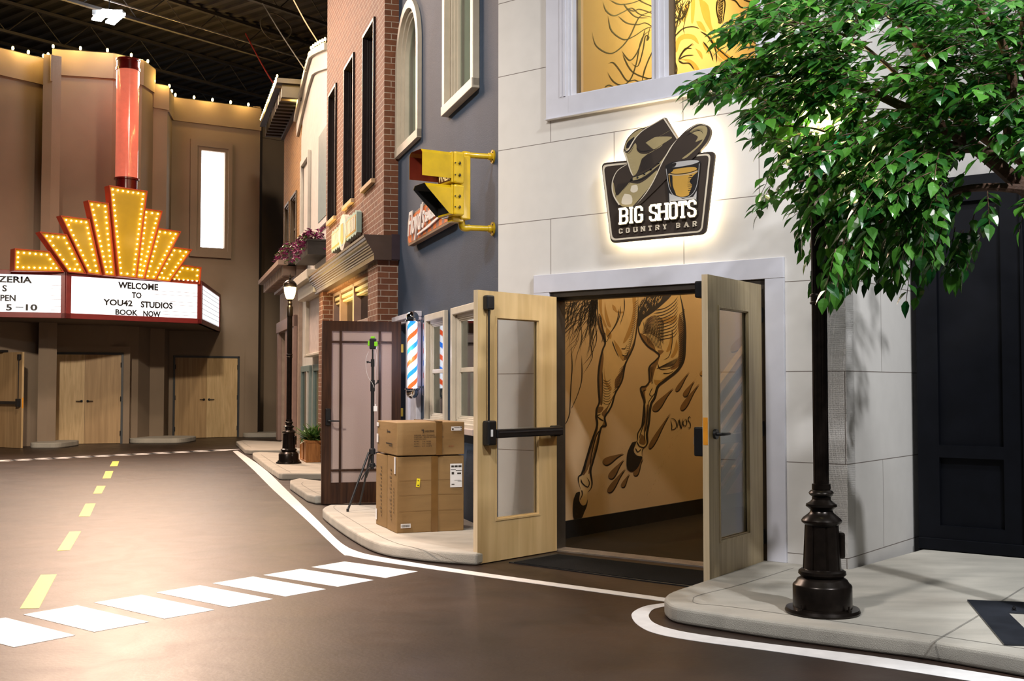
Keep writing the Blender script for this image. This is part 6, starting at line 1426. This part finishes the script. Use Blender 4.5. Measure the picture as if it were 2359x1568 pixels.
outline = Z4([(420, -80), (330, 40), (200, 120), (185, 215), (330, 260), (20, 400), (95, 520), (330, 520), (340, 720), (430, 760), (430, 920), (335, 1020), (400, 1095), (560, 1050), (590, 1180), (570, 1290), (640, 1310), (690, 1250), (660, 1420), (610, 1500), (740, 1530), (830, 1470), (900, 1400), (1000, 1430), (1100, 1440), (1120, 1530), (1190, 1530), (1215, 1400), (1290, 1360), (1330, 1390), (1400, 1420), (1475, 1330), (1485, 1240), (1550, 1130), (1640, 1000), (1800, 980), (1800, -80)])
def inside(x, y, poly):
    c_ = False; n = len(poly)
    for i in range(n):
        (x1, y1), (x2, y2) = poly[i], poly[i - 1]
        if (y1 > y) != (y2 > y) and x < (x2 - x1) * (y - y1) / (y2 - y1) + x1: c_ = not c_
    return c_
holes_ = [(Z4([(1015, 235)])[0], 38, 60), (Z4([(1070, 480)])[0], 45, 28), (Z4([(560, 760)])[0], 40, 22), (Z4([(520, 1010)])[0], 28, 20), (Z4([(640, 1130)])[0], 26, 20), (Z4([(700, 1360)])[0], 26, 30), (Z4([(850, 600)])[0], 8, 8), (Z4([(700, 560)])[0], 34, 16), (Z4([(1400, 1050)])[0], 50, 30), (Z4([(1330, 860)])[0], 60, 14), ((2290, 395), 120, 62), ((2240, 300), 60, 30), ((2200, 520), 60, 30), ((2350, 520), 60, 60), ((2030, 110), 40, 40), ((2000, 190), 26, 30)]
fol = MB(); twg = MB(); cnt = 0; random.seed(7)
KD = [(n_.x, n_.y, n_.z) for n_ in nodes]
tries = 0
while cnt < 960 and tries < 16000:
    tries += 1
    x = random.uniform(1570, 2420); y = random.uniform(-60, 715)
    if not inside(x, y, outline): continue
    if any(((x - c_[0]) / rx) ** 2 + ((y - c_[1]) / ry) ** 2 < 1 for c_, rx, ry in holes_): continue
    Y = random.uniform(5.35, 6.9)
    if 1830 < x < 1930 and y > 300: Y = random.uniform(5.3, 6.25) if random.random() < .28 else random.uniform(6.7, 7.0)
    p = px3(x, y, Y)
    # twig: grows outward and droops
    og = tc0 + Vector((-.1, 0, 2.6)); d = (p - og); d.normalize()
    d = (d + Vector((random.uniform(-.5, .5), random.uniform(-.5, .5), random.uniform(-.7, .15)))).normalized()
    if y > 480: d = (d + Vector((0, 0, -1.1))).normalized()
    L_ = random.uniform(.16, .30); st0 = p - d * L_ * .5; pts = []
    n_ = 6
    for j in range(n_ + 1):
        t_ = j / n_; pts.append(st0 + d * L_ * t_ + Vector((0, 0, -.07 * t_ * t_)))
    e_px = [(1179.5 + F * q.x / q.y, HZ - F * (q.z - EYE) / q.y) for q in (pts[-1],)]
    if not inside(e_px[0][0], e_px[0][1], outline) and e_px[0][0] < 2340 and e_px[0][1] > 0: continue
    twg.tube(pts, [.0028] * 3 + [.0018] * 4, 4, cap=False)
    nf = random.randint(6, 9)
    for j in range(nf):
        t_ = (j + .6) / nf; q = st0 + d * L_ * t_ + Vector((0, 0, -.07 * t_ * t_))
        sd = d.cross(Vector((0, 0, 1))); sd = sd.normalized() if sd.length > .05 else Vector((1, 0, 0))
        k = 1 if j % 2 else -1
        ld = (d * .55 + sd * k * .8 + Vector((random.uniform(-.25, .25), random.uniform(-.25, .25), random.uniform(-.75, .0)))).normalized()
        if j == nf - 1: ld = (d + Vector((0, 0, -.4))).normalized()
        up = Vector((random.uniform(-.4, .4), random.uniform(-.6, .2), 1)).normalized()
        blade(fol, q, ld, random.uniform(.080, .112), random.uniform(.042, .060), up=up, droop=.18, fold=.22, shape=((0, .03), (.08, .12), (.14, .5), (.36, 1), (.6, .82), (.84, .32), (1, 0)))
    cnt += 1
# fine connecting twigs from clusters to the nearest limb
M_leaf = leaf_mat('glossy_ficus_green', (.006, .060, .012), (.085, .27, .030), .26, .22)
tf = fol.build('foliage', M_leaf, tree, Matrix.Identity(4), smooth=False)
tf['kind'] = 'stuff'
twg.build('twigs', M_bark, tree, Matrix.Identity(4))
# steel plate at the tree foot
M_plate = mat('blue_black_steel_plate', (.028, .032, .042), .4, .3, var=.3, scale=4)
pq_ = [G(2228, 1381, .108), G(2600, 1396, .108), G(2700, 1494, .108), G(2313, 1483, .108)]
tp = thing('tree_base_plate', T3(0, 0, 0), 'dark steel plate lying on the sidewalk at right edge', 'steel plate')
hp = [G(2321, 1409, .108), G(2480, 1418, .108), G(2540, 1470, .108), G(2376, 1462, .108)]
mb = MB(); o_, i_ = pq_, hp
for z0_, z1_ in ((.1, .108),):
    for k in range(4):
        a, b, c_, d_ = o_[k], o_[(k + 1) % 4], i_[(k + 1) % 4], i_[k]; mb.slab([a, b, c_, d_], .1015, .1095)
mb.build('plate', M_plate, tp)
q = G(2336, 1405, .11); MB().lathe([(.014, .1095), (.014, .113), (.008, .113), (.008, .118), (.012, .118), (.012, .126), (.006, .127), (.006, .134)], (q[0], q[1], 0), 8).build('bolt', M_black, tp)
# ------------------------------------------------------------------ cables under the roof, labels of the setting
def cable(label, px, Y, r, m, name='ceiling_cable'):
    P_ = [tuple(px3(x, y, Y + dy)) for x, y, dy in px]
    o = MB().tube(smooth_line(P_, 5), r, 5).build(name, m, smooth=True); tag(o, label, 'cable'); return o
cable('thin red cable slanting down towards the pale curved parapet', [(566, 78, 2), (610, 160, 1), (660, 238, 0)], 25.5, .018, mat('red_cable', (.30, .015, .01), .5))
cable('tan stay wire running down to the top of the pale building beside the brick', [(672, -8, 0), (703, 50, 0), (735, 101, 0)], 21.5, .012, mat('tan_wire', (.40, .30, .20), .5))
cable('grey stay wire reaching the curved parapet lower down', [(605, 8, 2), (650, 82, 1), (706, 166, 0)], 22.5, .012, mat('grey_wire', (.22, .20, .18), .5))
cable('coiled black cable loop hanging under the roof left of the brick', [(600, 45, 0), (625, 30, 0), (655, 45, 0), (672, 70, 0), (655, 92, 0), (622, 88, 0), (603, 66, 0), (600, 45, 0)], 27.0, .016, mat('black_cable', (.05, .045, .04), .5))
CATS = {'wall': 'wall', 'trim': 'trim', 'window': 'window', 'door': 'door', 'floor': 'floor', 'ceiling': 'ceiling', 'sidewalk': 'sidewalk', 'kerb': 'kerb', 'baseboard': 'baseboard', 'roof': 'joist', 'conduit': 'conduit'}
EXTRA = {'wall_back_right': 'grey upper wall above the near-black panelled door', 'trim_2': 'white upright casing boards beside the bar doorway', 'baseboard_mural': 'black baseboard under the horse mural',
 'ceiling_bar': 'ceiling inside the bar', 'wall_bar_back': 'back wall inside the bar', 'wall_bar_inner': 'inner right wall of the bar', 'floor_bar': 'dark plank floor inside the bar doorway', 'trim_3': 'pinkish sill ledge under the barber shop windows',
 'wall_barber_inner': 'dim room wall behind the barber windows', 'wall_brick_inner': 'black space behind the brick wall windows', 'wall_brick_pier': 'red brick pier at the near end of the shopfront', 'wall_brick_pier_far': 'red brick pier at the far end of the shopfront',
 'trim_6': 'dark plum end return of the brick cornice', 'trim_7': 'curved coping on top of the pale off-white wall', 'trim_9': 'blush panel under the pale shop hood', 'wall_tan_inner': 'black space behind the tan wall windows', 'wall_tan_ground': 'mauve ground floor wall under the dentilled cornice',
 'trim_12': 'mauve posts and lintel round the dark brown doors', 'wall_theatre_left': 'taupe theatre wall at the left edge', 'wall_theatre_pilaster': 'taupe pilaster side beside the open exit leaf', 'wall_theatre_pilaster_face': 'lighter narrow pilaster face left of the plywood double door',
 'wall_theatre_return': 'short return between pilaster and raised theatre wall', 'wall_theatre_middle': 'raised taupe theatre wall left of the coral column', 'wall_theatre_bay': 'taupe theatre wall behind the coral column', 'wall_theatre_bay_turn': 'taupe wall turning back right of the coral column',
 'wall_theatre_step': 'narrow stepped taupe pilaster right of the column', 'wall_theatre_pilaster_right': 'thin taupe return between pilaster and slot window wall', 'wall_theatre_right': 'taupe theatre wall holding the glowing slot window', 'wall_theatre_end': 'dark end return of the theatre wall',
 'wall_theatre_recess': 'shaded recessed taupe wall beside the tan brick front'}
for o in list(C.objects):
    if o.parent is None and o.type in ('MESH', 'EMPTY'):
        if not o.get('label') and o.name in EXTRA: o['label'] = EXTRA[o.name]
        if not o.get('category') and o.get('kind') == 'structure': o['category'] = CATS.get(o.name.split('_')[0].split('.')[0], 'wall')
        if not o.get('label'): print('UNLABELLED', o.name)
        if not o.get('category'): print('UNCAT', o.name)
